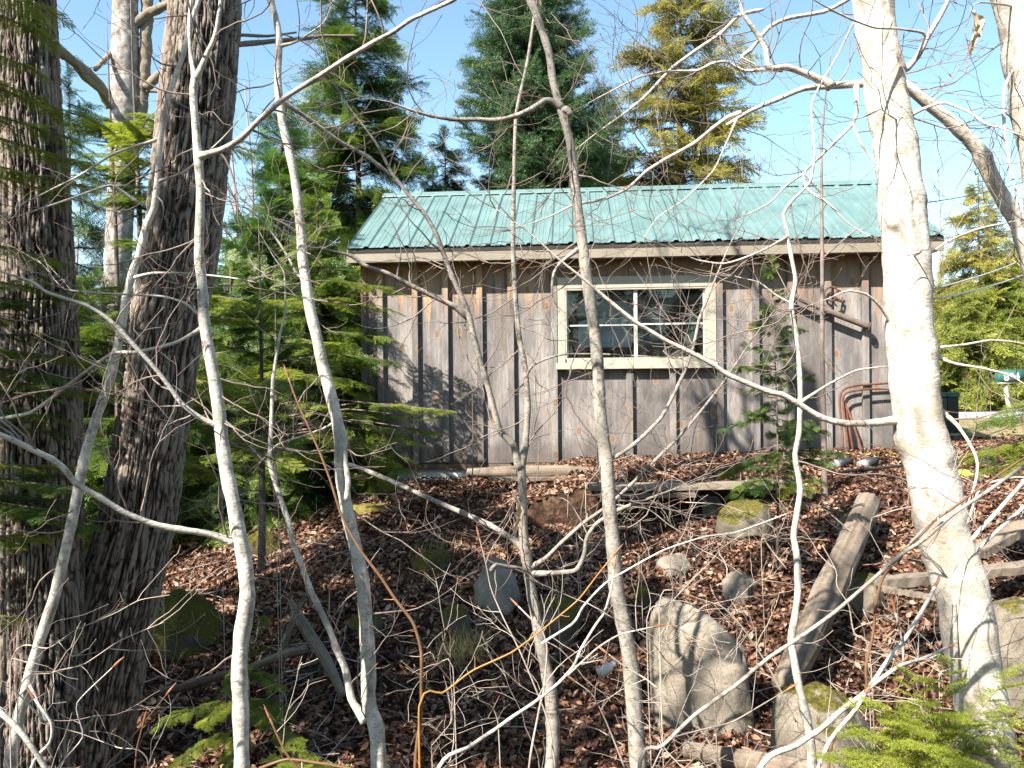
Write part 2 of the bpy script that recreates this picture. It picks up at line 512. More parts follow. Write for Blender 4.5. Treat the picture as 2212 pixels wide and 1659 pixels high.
M['roof'] = m_roof()
M['trim'] = m_simple('trim', (.22, .185, .14), .6, .14, 5)
M['trim_pale'] = m_simple('trim_pale', (.36, .32, .25), .55, .1, 6)
M['white'] = m_simple('white', (.48, .46, .41), .5, .08, 8)
M['concrete'] = m_simple('concrete', (.42, .41, .39), .9, .2, 10, bumps=.5)
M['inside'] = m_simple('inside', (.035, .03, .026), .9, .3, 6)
M['rust'] = m_simple('rust', (.12, .05, .03), .85, .5, 18, .0, bumps=.6)
M['pipe'] = m_simple('pipe', (.17, .13, .105), .7, .3, 14, .3)
M['mail_green'] = m_simple('mail_green', (.03, .10, .085), .45, .15, 9)
M['post_grey'] = m_simple('post_grey', (.4, .37, .32), .8, .2, 9)
M['black'] = m_simple('black', (.02, .02, .02), .5, .3, 9)
M['box_dark'] = m_simple('box_dark', (.012, .02, .018), .5, .3, 9)
M['lime'] = m_simple('lime', (.30, .42, .05), .6, .3, 9)
M['lampgrey'] = m_simple('lampgrey', (.03, .03, .035), .5, .2, 20)
M['bulb'] = m_simple('bulb', (.24, .24, .25), .25, .05, 9)
M['cable'] = m_simple('cable', (.35, .35, .36), .5, .1, 9)
M['litho'] = m_simple('panel_pale', (.66, .70, .76), .6, .1, 4)
M['panel_blue'] = m_simple('panel_grey_blue', (.17, .18, .21), .6, .2, 5)
M['deadleaf'] = m_leafy('deadleaf', (.42, .31, .19), (.62, .5, .35), .4)
M['road'] = m_simple('road', (.42, .41, .40), .9, .12, 30)


def m_litter():
    n = NT('leaf_brown')
    col = n.ramp(n.attr('tint'), [(0, (.012, .007, .005)), (.28, (.055, .024, .015)), (.48, (.14, .062, .036)), (.64, (.26, .135, .078)), (.82, (.40, .245, .15)), (1, (.54, .41, .3))])
    d = n.N('ShaderNodeBsdfDiffuse', i_Color=col)
    t = n.N('ShaderNodeBsdfTranslucent', i_Color=col)
    g = n.N('ShaderNodeBsdfGlossy', i_Roughness=.45, i_Color=(.6, .6, .6, 1))
    a = n.N('ShaderNodeMixShader', i_0=.2, i_1=d.outputs[0], i_2=t.outputs[0])
    b = n.N('ShaderNodeMixShader', i_0=.04, i_1=a.outputs[0], i_2=g.outputs[0])
    n.t.links.new(b.outputs[0], n.out.inputs[0])
    return n.m


M['litter'] = m_litter()


def m_ground():
    n = NT('forest_soil'); p = n.pos(world=True)
    v = n.N('ShaderNodeTexVoronoi', i_Vector=p, i_Scale=22.0)
    r = n.N('ShaderNodeSeparateColor', i_Color=v.outputs['Color']).outputs[0]
    col = n.ramp(r, [(0, (.008, .005, .0035)), (.4, (.03, .015, .01)), (.75, (.065, .032, .02)), (1, (.12, .07, .042))])
    col = n.mix(n.ramp(n.noise(p, 14, 5, .7), [(.4, .7), (.65, 0)]), col, (.035, .022, .015, 1))
    mo = n.ramp(n.noise(p, 1.7, 4, .6), [(.66, 0), (.74, .55)])
    col = n.mix(mo, col, (.13, .13, .025, 1))
    return n.fin(col, .95, n.bump(n.math('ADD', v.outputs['Distance'], n.noise(p, 40, 4)), .8, .02), 0, .1)


M['ground'] = m_ground()


def m_verge():
    n = NT('dry_grass_ground'); p = n.pos(world=True)
    col = n.ramp(n.noise(p, 1.5, 6, .7), [(.35, (.19, .155, .07)), (.55, (.30, .25, .13)), (.7, (.17, .17, .06))])
    col = n.mix(n.ramp(n.noise(p, 30, 4, .7), [(.4, .5), (.6, 0)]), col, (.16, .13, .06, 1))
    return n.fin(col, .95, n.bump(n.noise(p, 60, 4), .8, .03), 0, .1)


M['verge'] = m_verge()


def m_glass():
    n = NT('window_glass')
    fr = n.N('ShaderNodeFresnel', i_IOR=1.5)
    f = n.math('MULTIPLY', fr.outputs[0], 1.3)
    g = n.N('ShaderNodeBsdfGlossy', i_Roughness=.02, i_Normal=n.bump(n.noise(n.pos(), 3, 2), .03, .02))
    t = n.N('ShaderNodeBsdfTransparent', i_Color=(.86, .9, .9, 1))
    d = n.N('ShaderNodeBsdfDiffuse', i_Color=(.5, .5, .48, 1))
    a = n.N('ShaderNodeMixShader', i_0=f, i_1=t.outputs[0], i_2=g.outputs[0])
    dirt = n.ramp(n.noise(n.pos(), 9, 6, .75), [(.45, .004), (.8, .03)])
    b = n.N('ShaderNodeMixShader', i_0=dirt, i_1=a.outputs[0], i_2=d.outputs[0])
    n.t.links.new(b.outputs[0], n.out.inputs[0])
    return n.m


M['glass'] = m_glass()

# ------------------------------------------------------------------ camera, sun, sky
cam = bpy.data.objects.new('camera', bpy.data.cameras.new('camera')); COL.objects.link(cam)
cam.data.sensor_width = 36; cam.data.lens = 36 * F / 2212
cam.data.clip_end = 1500; cam.data.clip_start = .05
Xc = Vector((cr, 0, sr)); Zc = Vector((0, -1, 0)); Yc = Vector((-sr, 0, cr))
cam.matrix_world = Matrix(((Xc.x, Yc.x, Zc.x, 0), (Xc.y, Yc.y, Zc.y, 0), (Xc.z, Yc.z, Zc.z, CAMZ), (0, 0, 0, 1)))
S.camera = cam

TH = .0749                                       # the shed is turned by this much
c_, s_ = math.cos(TH), math.sin(TH)
def sh_rot(v): return np.array([v[0] * c_ + v[1] * s_, -v[0] * s_ + v[1] * c_, v[2]])
sd = sh_rot((-.85, -1, 1.25)); sd /= np.linalg.norm(sd)  # towards the sun
sun = bpy.data.objects.new('sun', bpy.data.lights.new('sun', 'SUN')); COL.objects.link(sun)
sun.data.energy = 5.0; sun.data.angle = R(.53); sun.data.color = (1, .95, .87)
sun.rotation_euler = Vector(sd).to_track_quat('Z', 'Y').to_euler()
W = bpy.data.worlds.new('World'); S.world = W; W.use_nodes = True
wt = W.node_tree; wt.nodes.clear()
sky = wt.nodes.new('ShaderNodeTexSky'); sky.sky_type = 'NISHITA'; sky.sun_disc = False
sky.sun_elevation = math.asin(sd[2]); sky.sun_rotation = math.atan2(sd[0], sd[1])
sky.air_density = 1.0; sky.dust_density = .5; sky.ozone_density = .5
bg = wt.nodes.new('ShaderNodeBackground'); bg.inputs[1].default_value = .09
wo = wt.nodes.new('ShaderNodeOutputWorld')
tn = wt.nodes.new('ShaderNodeMix'); tn.data_type = 'RGBA'; tn.blend_type = 'MULTIPLY'; tn.inputs[0].default_value = 1; tn.inputs[7].default_value = (.96, 1.08, 1.02, 1)
wt.links.new(sky.outputs[0], tn.inputs[6]); wt.links.new(tn.outputs[2], bg.inputs[0]); wt.links.new(bg.outputs[0], wo.inputs[0])
S.view_settings.view_transform = 'Standard'; S.view_settings.look = 'None'
S.view_settings.exposure = 1.7; S.view_settings.gamma = 1
S.cycles.use_denoising = True
S.cycles.max_bounces = 6; S.cycles.diffuse_bounces = 3; S.cycles.transparent_max_bounces = 12
S.cycles.caustics_reflective = False; S.cycles.caustics_refractive = False

# ------------------------------------------------------------------ ground sheets
def axis(a, b, st, far):
    mid = np.arange(a, b + 1e-6, st)
    out = [b]; s = st
    while out[-1] < far[1]: s *= 1.35; out.append(out[-1] + s)
    inn = [a]; s = st
    while inn[-1] > far[0]: s *= 1.35; inn.append(inn[-1] - s)
    return np.r_[inn[:0:-1], mid, out[1:]]


def sheet(xs, ys, zf, name, mat, kind='structure'):
    X, Y = np.meshgrid(xs, ys)
    Z = zf(X, Y)
    nx = len(xs)
    i = np.arange(len(ys) - 1)[:, None] * nx; j = np.arange(nx - 1)[None, :]
    q = np.stack([i + j, i + j + 1, i + nx + j + 1, i + nx + j], -1).reshape(-1, 4)
    mb = MB(); mb.add(np.stack([X, Y, Z], -1).reshape(-1, 3), quads=q)
    return tag(mb.build(name, mat), kind=kind)


ground = sheet(axis(-5, 5, .035, (-300, 300)), axis(2.2, 9.6, .035, (-60, 600)), lambda X, Y: gz(X, Y), 'ground', M['ground'])
sheet(np.linspace(3.9, 60, 60), np.r_[np.linspace(10.2, 16.7, 20)], lambda X, Y: gz(X, Y) + .012 + .05 * np.clip((Y - 10.2) / 2, 0, 1), 'grass_verge', M['verge'])
sheet(np.linspace(-80, 120, 120), np.linspace(16.9, 20.9, 6), lambda X, Y: gz(X, Y) + .05, 'road', M['road'])


# fallen leaves
def leaf_tpl(k):
    r = np.random.default_rng(100 + k)
    t = np.array([0, .28, .6, 1.0]); w = np.array([0, .22, .2, 0]) * r.uniform(.6, 1.1)
    curl = r.uniform(-.5, 1.1); fold = r.uniform(-.1, .9)
    mid = np.stack([t - .5, 0 * t, curl * (t - .5) ** 2], -1)
    L = mid[1:3] + np.stack([0 * w[1:3], w[1:3], fold * w[1:3] + r.uniform(-.1, .1, 2)], -1)
    Rr = mid[1:3] - np.stack([0 * w[1:3], w[1:3], -fold * w[1:3] + r.uniform(-.1, .1, 2)], -1)
    v = np.vstack([mid, L, Rr])  # 0..3 mid, 4,5 L, 6,7 R
    tr = [[0, 1, 4], [1, 2, 5], [1, 5, 4], [2, 3, 5], [0, 6, 1], [1, 6, 7], [1, 7, 2], [2, 7, 3]]
    return v, np.array(tr)


def frames(nrm, yaw):
    n = nrm / np.linalg.norm(nrm, axis=1)[:, None]
    a = np.stack([np.cos(yaw), np.sin(yaw), 0 * yaw], -1)
    x = a - n * (a * n).sum(1)[:, None]; x /= np.linalg.norm(x, axis=1)[:, None]
    return x, np.cross(n, x), n


def scatter(mb, tpl, O, X, Y, Z, sc, tint, mat=0):
    v, tr = tpl
    K = len(O)
    sc = np.broadcast_to(sc, (K,))
    V = O[:, None, :] + sc[:, None, None] * (v[None, :, 0, None] * X[:, None, :] + v[None, :, 1, None] * Y[:, None, :] + v[None, :, 2, None] * Z[:, None, :])
    T = tr[None] + (np.arange(K) * len(v))[:, None, None]
    mb.add(V.reshape(-1, 3), tris=T.reshape(-1, 3), mat=mat, tint=np.repeat(tint, len(v)))


def litter(mb, n, xr, yr, size=(.045, .085), lift=.012, seed=1, tilt=.6, tsh=0):
    r = np.random.default_rng(seed)
    y = yr[0] + (yr[1] - yr[0]) * r.random(n) ** 1.0
    x = r.uniform(xr[0], xr[1], n)
    keep = np.abs(x) < .72 * y + .6
    # leave the floor of the shed free
    lx = (x + 1.827) * c_ - (y - 9.224) * s_; ly = (x + 1.827) * s_ + (y - 9.224) * c_
    keep &= ~((lx > .1) & (lx < 6.4) & (ly > -.01) & (ly < 3.4))
    x = x[keep]; y = y[keep]; n = len(x)
    e = .03
    z = gz(x, y)
    nx = -(gz(x + e, y) - gz(x - e, y)) / (2 * e); ny = -(gz(x, y + e) - gz(x, y - e)) / (2 * e)
    ok = np.hypot(nx, ny) < 1.6
    x, y, z, nx, ny = x[ok], y[ok], z[ok], nx[ok], ny[ok]; n = len(x)
    N = np.stack([nx, ny, np.ones(n)], -1) + r.normal(0, tilt, (n, 3)) * np.array([1, 1, .2])
    X, Y, Z = frames(N, r.uniform(0, 6.28, n))
    O = np.stack([x, y, z + lift + r.random(n) * .03], -1)
    p = np.stack([x, y, x * 0], -1)
    tint = np.clip(.46 + tsh + .16 * fbm(p * 1.5, 2, 5) + r.normal(0, .2, n), 0, 1)
    ks = r.integers(0, 12, n)
    for k in range(12):
        m = ks == k
        scatter(mb, leaf_tpl(k), O[m], X[m], Y[m], Z[m], r.uniform(*size, m.sum()), tint[m])


mb = MB()
litter(mb, 84000, (-5, 5), (2.4, 7.4), size=(.032, .07), seed=1, tilt=.75)
litter(mb, 34000, (-6.5, 7), (7.0, 10.5), size=(.04, .08), seed=2, tsh=.05, tilt=.7)
litter(mb, 9000, (-12, 14), (10.2, 18), size=(.08, .14), seed=3)
tag(mb.build('leaf_litter', M['litter'], smooth=False), kind='stuff')

# ------------------------------------------------------------------ the shed
SH = (-1.827, 9.224, 0.0)
shed = empty('shed', SH, 'weathered board and batten shed with green metal roof and one window', 'shed', rotz=-TH)


def wp(px, py, yl=0.0):
    """photo point -> (u, z) on the shed front, at local depth yl"""
    d = U(px, py, 1.0) - CAM
    n = sh_rot((0, 1, 0)); o = np.array(SH) + sh_rot((0, yl, 0))
    t = np.dot(o - CAM, n) / np.dot(d, n)
    P = CAM + d * t - np.array(SH)
    return P[0] * c_ - P[1] * s_, P[2]


UL, UR = wp(783, 850)[0], 6.28
ZT = 2.285                                          # underside of the soffit
ZE, ZR, YE, YR, YB = 2.431, 3.472, -.28, 1.61, 3.50
wx0, wz1 = wp(1225, 626); wx1, wz0 = wp(1521, 773)
wx0 -= .02; wx1 += .02
bat = [wp(x, 850)[0] for x in (818, 893, 958, 1032, 1099, 1192)] + [wp(x, 850)[0] for x in (1548, 1626, 1701, 1781, 1861, 1946)]
under = [wp(x, 850)[0] for x in (1353, 1446)]
BW = .07
seams = sorted([b + BW / 2 for b in bat + under])
edges = [UL] + seams + [UR]
mb = MB()
r_ = random.Random(4)
for a, b in zip(edges[:-1], edges[1:]):
    t = r_.random(); dy = r_.uniform(0, .004)
    a2, b2 = a + .002, b - .003
    if b2 - a2 < .02: continue
    if b2 < wx0 - .03 or a2 > wx1 + .03:
        mb.box((a2, dy, r_.uniform(-.012, .0)), (b2, .026, ZT - .002), tint=t)
    else:
        A, B = a2, b2
        if a2 < wx0 - .03: mb.box((a2, dy, -.005), (wx0 - .035, .026, ZT - .002), tint=t); A = wx0 - .032
        if b2 > wx1 + .03: mb.box((wx1 + .035, dy, -.005), (b2, .026, ZT - .002), tint=t); B = wx1 + .032
        mb.box((A, dy, r_.uniform(-.01, 0)), (B, .026, wz0 - .012), tint=t)
        mb.box((A, dy, wz1 + .012), (B, .026, ZT - .002), tint=t + .1)
mb.build('wall', M['siding'], shed, smooth=False, local=True)
for u in bat:
    mb = MB(); mb.box((u, -.054, r_.uniform(-.006, .012)), (u + BW, .003, ZT - .004), tint=r_.random(), bev=.003)
    mb.build('batten', M['siding'], shed, smooth=False, local=True)
for u in under:
    mb = MB(); mb.box((u, -.054, r_.uniform(-.006, .012)), (u + BW, .003, wz0 - .075), tint=r_.random(), bev=.003)
    mb.build('batten', M['siding'], shed, smooth=False, local=True)
mb = MB(); mb.box((UL - .004, -.03, -.004), (UL + .062, .001, ZT - .004), tint=.3, bev=.003)
mb.build('corner_board', M['siding'], shed, smooth=False, local=True)
# side and rear walls, floor
yb = 3.22
for (u0, u1) in ((UL, UL + .025), (UR - .025, UR)):
    mb = MB()
    zs = ZE - .10 + (yb / 2) * (ZR - ZE) / (YR - YE)
    pr = np.array([[.03, 0], [yb, 0], [yb, ZT + .06], [YR, ZR - .09], [.03, ZT + .06]])
    v = np.array([[u0, a, b] for a, b in pr] + [[u1, a, b] for a, b in pr])
    mb.add(v, tris=[[0, 1, 2], [0, 2, 4], [2, 3, 4], [5, 7, 6], [5, 9, 7], [7, 9, 8]], quads=[[i, 5 + i, 5 + (i + 1) % 5, (i + 1) % 5] for i in range(5)], tint=.4)
    mb.build('gable_wall', M['siding'], shed, smooth=False, local=True)
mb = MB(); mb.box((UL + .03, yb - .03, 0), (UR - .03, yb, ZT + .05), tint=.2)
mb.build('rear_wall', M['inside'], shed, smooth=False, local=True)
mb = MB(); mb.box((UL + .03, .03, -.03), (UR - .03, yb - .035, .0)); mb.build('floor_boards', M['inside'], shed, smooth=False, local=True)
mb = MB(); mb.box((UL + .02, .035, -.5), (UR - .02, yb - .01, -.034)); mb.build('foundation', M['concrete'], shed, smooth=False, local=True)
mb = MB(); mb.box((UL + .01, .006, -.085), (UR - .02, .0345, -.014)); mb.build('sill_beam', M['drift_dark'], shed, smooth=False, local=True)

# ribbed metal roof, both slopes
def roof(y0, z0, y1, z1):
    L = 6.49; us = []; hs = []
    p = .2286; k = 0
    while k * p < L + .001:
        b = k * p
        for du, h in ((-.034, 0), (-.016, .019), (.016, .019), (.034, 0), (.083, 0), (.088, .004), (.098, .004), (.103, 0), (.130, 0), (.135, .004), (.145, .004), (.150, 0)):
            if -.001 <= b + du <= L: us.append(b + du); hs.append(h)
        k += 1
    us = np.array(us); hs = np.array(hs)
    n = len(us); m = 12
    T = np.linspace(0, 1, m)
    slope = np.array([y1 - y0, z1 - z0]); slope /= np.linalg.norm(slope)
    nn = np.array([-slope[1], slope[0]]) * (1 if slope[0] > 0 else -1)
    V = []
    for dz in (0, -.002):
        for t in T:
            wob = .0025 * np.sin(us * 3.1 + t * 5)
            V.append(np.stack([us, y0 + (y1 - y0) * t + nn[0] * (hs + dz + wob), z0 + (z1 - z0) * t + nn[1] * (hs + dz + wob)], -1))
    V = np.concatenate(V)
    mb = MB()
    i = np.arange(m - 1)[:, None] * n; j = np.arange(n - 1)[None, :]
    q = np.stack([i + j, i + j + 1, i + n + j + 1, i + n + j], -1).reshape(-1, 4)
    if y1 < y0: q = q[:, ::-1]
    q2 = (q + m * n)[:, ::-1]
    mb.add(V, quads=np.vstack([q, q2]))
    return mb


rf = roof(YE - .015, ZE, YR, ZR).build('roof', M['roof'], shed, smooth=False, local=True)
rb = roof(YB + .015, ZE, YR, ZR).build('rear_roof', M['roof'], shed, smooth=False, local=True)
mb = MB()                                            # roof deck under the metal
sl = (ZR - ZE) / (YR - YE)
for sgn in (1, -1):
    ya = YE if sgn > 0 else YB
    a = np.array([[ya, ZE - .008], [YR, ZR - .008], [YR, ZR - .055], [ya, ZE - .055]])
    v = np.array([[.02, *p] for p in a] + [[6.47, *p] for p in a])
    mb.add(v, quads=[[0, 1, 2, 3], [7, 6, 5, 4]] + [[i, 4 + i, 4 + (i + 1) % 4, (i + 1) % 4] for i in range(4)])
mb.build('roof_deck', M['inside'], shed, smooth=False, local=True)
mb = MB()
for sgn in (1, -1):
    a = np.array([[YR, ZR + .034], [YR - sgn * .12, ZR + .03 - .12 * sl], [YR - sgn * .125, ZR + .018 - .12 * sl], [YR, ZR + .02]])
    v = np.array([[-.01, *p] for p in a] + [[6.5, *p] for p in a])
    mb.add(v, quads=[[0, 1, 2, 3], [7, 6, 5, 4]] + [[i, 4 + i, 4 + (i + 1) % 4, (i + 1) % 4] for i in range(4)])
mb.build('ridge_cap', M['roof'], shed, smooth=False, local=True)
mb = MB(); mb.box((.0, YE + .005, ZT - .014), (6.475, YE + .027, ZE - .012), bev=.002); mb.build('fascia', M['trim'], shed, smooth=False, local=True)
mb = MB(); mb.box((.004, YE + .028, ZT), (6.47, .03, ZT + .012)); mb.build('soffit', M['trim'], shed, smooth=False, local=True)
for u in (.0, 6.455):
    mb = MB()
    a = np.array([[YE + .028, ZT + .012], [YR, ZR - .17], [YB - .02, ZT + .012], [YB - .02, ZE - .02], [YR, ZR - .012], [YE + .028, ZE - .012]])
    v = np.array([[u - .004, *p] for p in a] + [[u + .018, *p] for p in a])
    mb.add(v, quads=[[0, 1, 4, 5], [1, 2, 3, 4], [11, 10, 7, 6], [10, 9, 8, 7]] + [[i, 6 + i, 6 + (i + 1) % 6, (i + 1) % 6] for i in range(6)])
    mb.build('rake_board', M['trim'], shed, smooth=False, local=True)

# window
win = bpy.data.objects.new('window', None); COL.objects.link(win); win.parent = shed
cx0, cx1 = wp(1204, 620)[0], wp(1545, 620)[0]
zt = wp(1300, 599)[1]; zsill = wp(1370, 797)[1]; zs1 = wp(1370, 783)[1]
mb = MB()
mb.box((cx0, -.058, wz1 + .004), (cx1, -.004, zt), bev=.003)
mb.box((cx0 + .002, -.056, zs1 + .001), (wx0 - .004, -.003, wz1 + .003), bev=.003)
mb.box((wx1 + .004, -.056, zs1 + .001), (cx1 - .002, -.003, wz1 + .003), bev=.003)
# jamb lining
mb.box((wx0 - .003, -.054, wz0), (wx0 + .012, .06, wz1)); mb.box((wx1 - .012, -.054, wz0), (wx1 + .003, .06, wz1))
mb.box((wx0 + .013, -.052, wz1 - .014), (wx1 - .013, .06, wz1 + .001))
mb.build('frame', M['trim_pale'], win, smooth=False, local=True)
mb = MB(); mb.box((cx0 - .02, -.098, zsill), (cx1 + .005, .02, zs1), bev=.004)
mb.box((wx0 + .01, -.062, zs1 + .001), (wx1 - .01, .03, wz0 + .012), bev=.003)
mb.build('sill', M['trim_pale'], win, smooth=False, local=True)
mxa, mxb = wp(1369, 700)[0], wp(1377, 700)[0]; mz = wp(1370, 702)[1]
mb = MB()
mb.box((mxa, -.02, wz0 + .012), (mxb, .016, wz1 - .014), bev=.002)
mb.box((wx0 + .012, -.012, mz - .009), (mxa - .0005, .010, mz + .009), bev=.002)
mb.box((mxb + .0005, -.012, mz - .003), (wx1 - .012, .010, mz + .017), bev=.002)
mb.box((wx0 + .012, -.014, wz0 + .012), (wx0 + .03, .014, wz1 - .014)); mb.box((wx1 - .03, -.014, wz0 + .012), (wx1 - .012, .014, wz1 - .014))
mb.build('sash', M['white'], win, smooth=False, local=True)
mb = MB(); mb.box((wx0 + .012, -.002, wz0 + .01), (wx1 - .012, .002, wz1 - .012)); mb.build('pane', M['glass'], win, smooth=False, local=True)


def shl(x, y, z): return tuple(np.array(SH) + sh_rot((x, y, z)))


# things on a shelf behind the glass
b0 = wp(1249, 700, .35)[0]; b1 = wp(1362, 700, .35)[0]
zb = wp(1300, 752, .35)[1]; zh = wp(1300, 656, .35)[1]
t = empty('work_bench', shl((wx0 + wx1) / 2, .4, 0), 'brown wooden work bench standing inside behind the window', 'bench', rotz=-TH)
mb = MB(); mb.box((-.72, -.2, zb - .035), (.72, .35, zb - .004), bev=.004, tint=.7); mb.build('top', M['rust'], t, smooth=False, local=True)
for sx in (-.66, .66):
    for sy in (-.16, .3):
        mb = MB(); mb.box((sx - .03, sy - .03, 0.001), (sx + .03, sy + .03, zb - .036)); mb.build('leg', M['drift_dark'], t, smooth=False, local=True)
t = empty('storage_bin', shl((b0 + b1) / 2, .25, zb), 'pale grey lidded bin on the bench behind the left window panes', 'bin', rotz=-TH)
w = (b1 - b0) / 2; h = zh - zb
mb = MB()
prof = [(-w, .0), (w, .0), (w, h * .55), (w * .7, h * .62), (0, h * .66), (-w * .7, h * .62), (-w, h * .55)]
n = len(prof)
v = np.array([[a, -.11, b] for a, b in prof] + [[a, .16, b] for a, b in prof])
mb.add(v, tris=[[0, i, i + 1] for i in range(1, n - 1)] + [[n, n + i + 1, n + i] for i in range(1, n - 1)], quads=[[i, n + i, n + (i + 1) % n, (i + 1) % n] for i in range(n)])
mb.build('body', M['litho'], t, smooth=False, local=True)
mb = MB(); prof = [(-w * 1.06, h * .66), (w * 1.06, h * .66), (w * 1.06, h * .86), (w * .8, h), (-w * .8, h), (-w * 1.06, h * .86)]; n = 6
prof = [(a, b + .004) for a, b in prof]
v = np.array([[a, -.13, b] for a, b in prof] + [[a, .18, b] for a, b in prof])
mb.add(v, tris=[[0, i, i + 1] for i in range(1, n - 1)] + [[n, n + i + 1, n + i] for i in range(1, n - 1)], quads=[[i, n + i, n + (i + 1) % n, (i + 1) % n] for i in range(n)])
mb.build('lid', M['white'], t, smooth=False, local=True)
p0 = wp(1378, 770, .5)[0]; p1 = wp(1446, 770, .5)[0]; pz = wp(1400, 681, .5)[1]
t = empty('leaning_panel', shl((p0 + p1) / 2, .5, zb), 'flat grey panel propped up behind the right window panes', 'panel', rotz=-TH)
mb = MB(); mb.box((-(p1 - p0) / 2, .0, .0), ((p1 - p0) / 2, .02, pz - zb), bev=.003); mb.build('panel_sheet', M['panel_blue'], t, smooth=False, local=True)
mb = MB(); mb.box((-(p1 - p0) / 2 - .01, -.02, .0), ((p1 - p0) / 2 + .01, -.002, .03)); mb.build('ledge', M['black'], t, smooth=False, local=True)

# iron pipe with rings hung on the wall
A = shl(*[wp(1700, 632, -.12)[0], -.12, wp(1700, 632, -.12)[1]]); B = shl(wp(1876, 706, -.12)[0], -.12, wp(1876, 706, -.12)[1])
A = np.array(A); B = np.array(B)
t = empty('iron_pipe', tuple((A + B) / 2), 'long rusty iron pipe with rings hung slanting on the shed wall', 'pipe')
mb = MB(); P, _ = smoothpath([A, (A + B) / 2 + np.array([0, 0, -.012]), B], 30); mb.tube(P, .034, 16); mb.build('pipe_body', M['pipe'], t)
def ring(c, rad, th, ax, mat, par, name='ring', frac=1.0, st=0):
    a = np.linspace(st, st + 2 * math.pi * frac, 30)
    X, Y = ax
    P = np.array(c) + rad * (np.cos(a)[:, None] * np.array(X) + np.sin(a)[:, None] * np.array(Y))
    mb = MB(); mb.tube(P, th, 7); return mb.build(name, mat, par)
ring(B, .044, .008, (sh_rot((0, 1, 0)), np.array((.3, 0, 1.))), M['rust'], t)
rc = np.array(shl(wp(1796, 635, -.1)[0], -.1, wp(1796, 635, -.1)[1]))
ring(rc, .075, .010, (sh_rot((1, 0, 0)), (0, 0, 1)), M['rust'], t, frac=.9)
ring(rc + np.array([.08, .0, -.02]), .06, .008, (sh_rot((.8, .5, 0)), (0, 0, 1)), M['rust'], t, frac=.8, st=1)
mb = MB(); mb.tube(np.array([rc + [0, 0, .0], rc + [.0, .1, .02]]), .008, 6); mb.build('hook', M['rust'], t)

# rusty bent pipe rack leaning on the wall
t = empty('pipe_frame', shl(wp(1830, 972, -.25)[0], -.25, .11), 'rusty bent tube frame leaning against the shed wall', 'frame')
def wq(px, py, yl):
    u, z = wp(px, py, yl); return np.array(shl(u, yl, z))
for k, pts in enumerate([[(1822, 974, -.22), (1816, 900, -.15), (1814, 862, -.1), (1822, 842, -.08), (1850, 833, -.08), (1900, 829, -.08), (1950, 825, -.09)],
                         [(1833, 974, -.25), (1824, 900, -.17), (1821, 860, -.13), (1830, 848, -.12), (1860, 842, -.12), (1900, 840, -.11), (1950, 842, -.1)],
                         [(1843, 974, -.2), (1832, 910, -.14), (1826, 870, -.1)], [(1862, 975, -.3), (1846, 925, -.2), (1830, 880, -.12)]]):
    P, _ = smoothpath([wq(*p) for p in pts], 24)
    mb = MB(); mb.tube(P, .0125, 9); mb.build('tube', M['rust'], t)

# ------------------------------------------------------------------ small yard things
def flood(px, py, d, label):
    c = U(px, py, d); c[2] = G(c[0], c[1]) + .055
    t = empty('floodlight', tuple(c - [0, 0, .05]), label, 'floodlight', 'floodlights on the leaves')
    ax = np.array([.93, .1, .33]); ax /= np.linalg.norm(ax)
    s = np.array([-.1, -.06, -.02, .03, .07, .1]); rr = np.array([.052, .055, .05, .04, .036, .026])
    mb = MB(); mb.tube(c + s[2:, None] * ax, rr[2:] + .004, 16); mb.build('housing', M['lampgrey'], t)
    mb = MB(); mb.tube(c + np.array([-.115, -.1, -.06, -.022])[:, None] * ax, [.03, .05, .053, .05], 16); mb.build('bulb', M['bulb'], t)
    mb = MB(); mb.tube(c + np.array([.101, .125])[:, None] * ax, [.018, .014], 10); mb.build('cord_grip', M['black'], t)


flood(1815, 1002, 7.85, 'grey floodlight with white bulb beside the thin brown trunk')
flood(1876, 999, 7.85, 'grey floodlight with white bulb nearest the big pale trunk')
P = [U(1815, 1018, 7.5), U(1850, 1016, 7.5), U(1900, 1011, 7.5), U(1960, 1006, 7.5), U(2040, 1004, 7.6)]
P = [p * [1, 1, 0] + [0, 0, max(G(p[0], p[1]) + .03, p[2])] for p in P]
mb = MB(); Q, _ = smoothpath(P, 40); mb.tube(Q, .013, 8); o = mb.build('black_hose', M['black'], loc=tuple(P[0])); tag(o, 'thin black pipe lying on the leaves beside the floodlights', 'pipe')

t = empty('mailbox', tuple(U(2186, 912, 16)), 'green mailbox numbered 894 on a pale leaning post by the road', 'mailbox')
c = U(2182, 813, 16)
mb = MB()
a = np.linspace(0, math.pi, 12); rad = .115
prof = [(-rad, -.10), (rad, -.10)] + [(rad * math.cos(k), .02 + rad * math.sin(k)) for k in a]
n = len(prof); hl = .245
ax = np.array([1, -.12, .03]); ax /= np.linalg.norm(ax); sd2 = np.array([.12, 1, 0]); sd2 /= np.linalg.norm(sd2)
v = [c + ax * s * hl + sd2 * p + np.array([0, 0, q]) for s in (-1, 1) for p, q in prof]
mb.add(v, tris=[[0, i + 1, i] for i in range(1, n - 1)] + [[n, n + i, n + i + 1] for i in range(1, n - 1)], quads=[[i, (i + 1) % n, n + (i + 1) % n, n + i] for i in range(n)])
mb.build('box', M['mail_green'], t)
mb = MB(); mb.tube([c + ax * -.255 + [0, 0, -.02], c + ax * -.247 + [0, 0, -.02]], [.10, .115], 14); mb.build('door', M['mail_green'], t)
cu = bpy.data.curves.new('n', 'FONT'); cu.body = '894'; cu.size = .2; cu.extrude = .002; cu.align_x = 'CENTER'; cu.offset = .006
tmp = bpy.data.objects.new('n', cu); COL.objects.link(tmp)
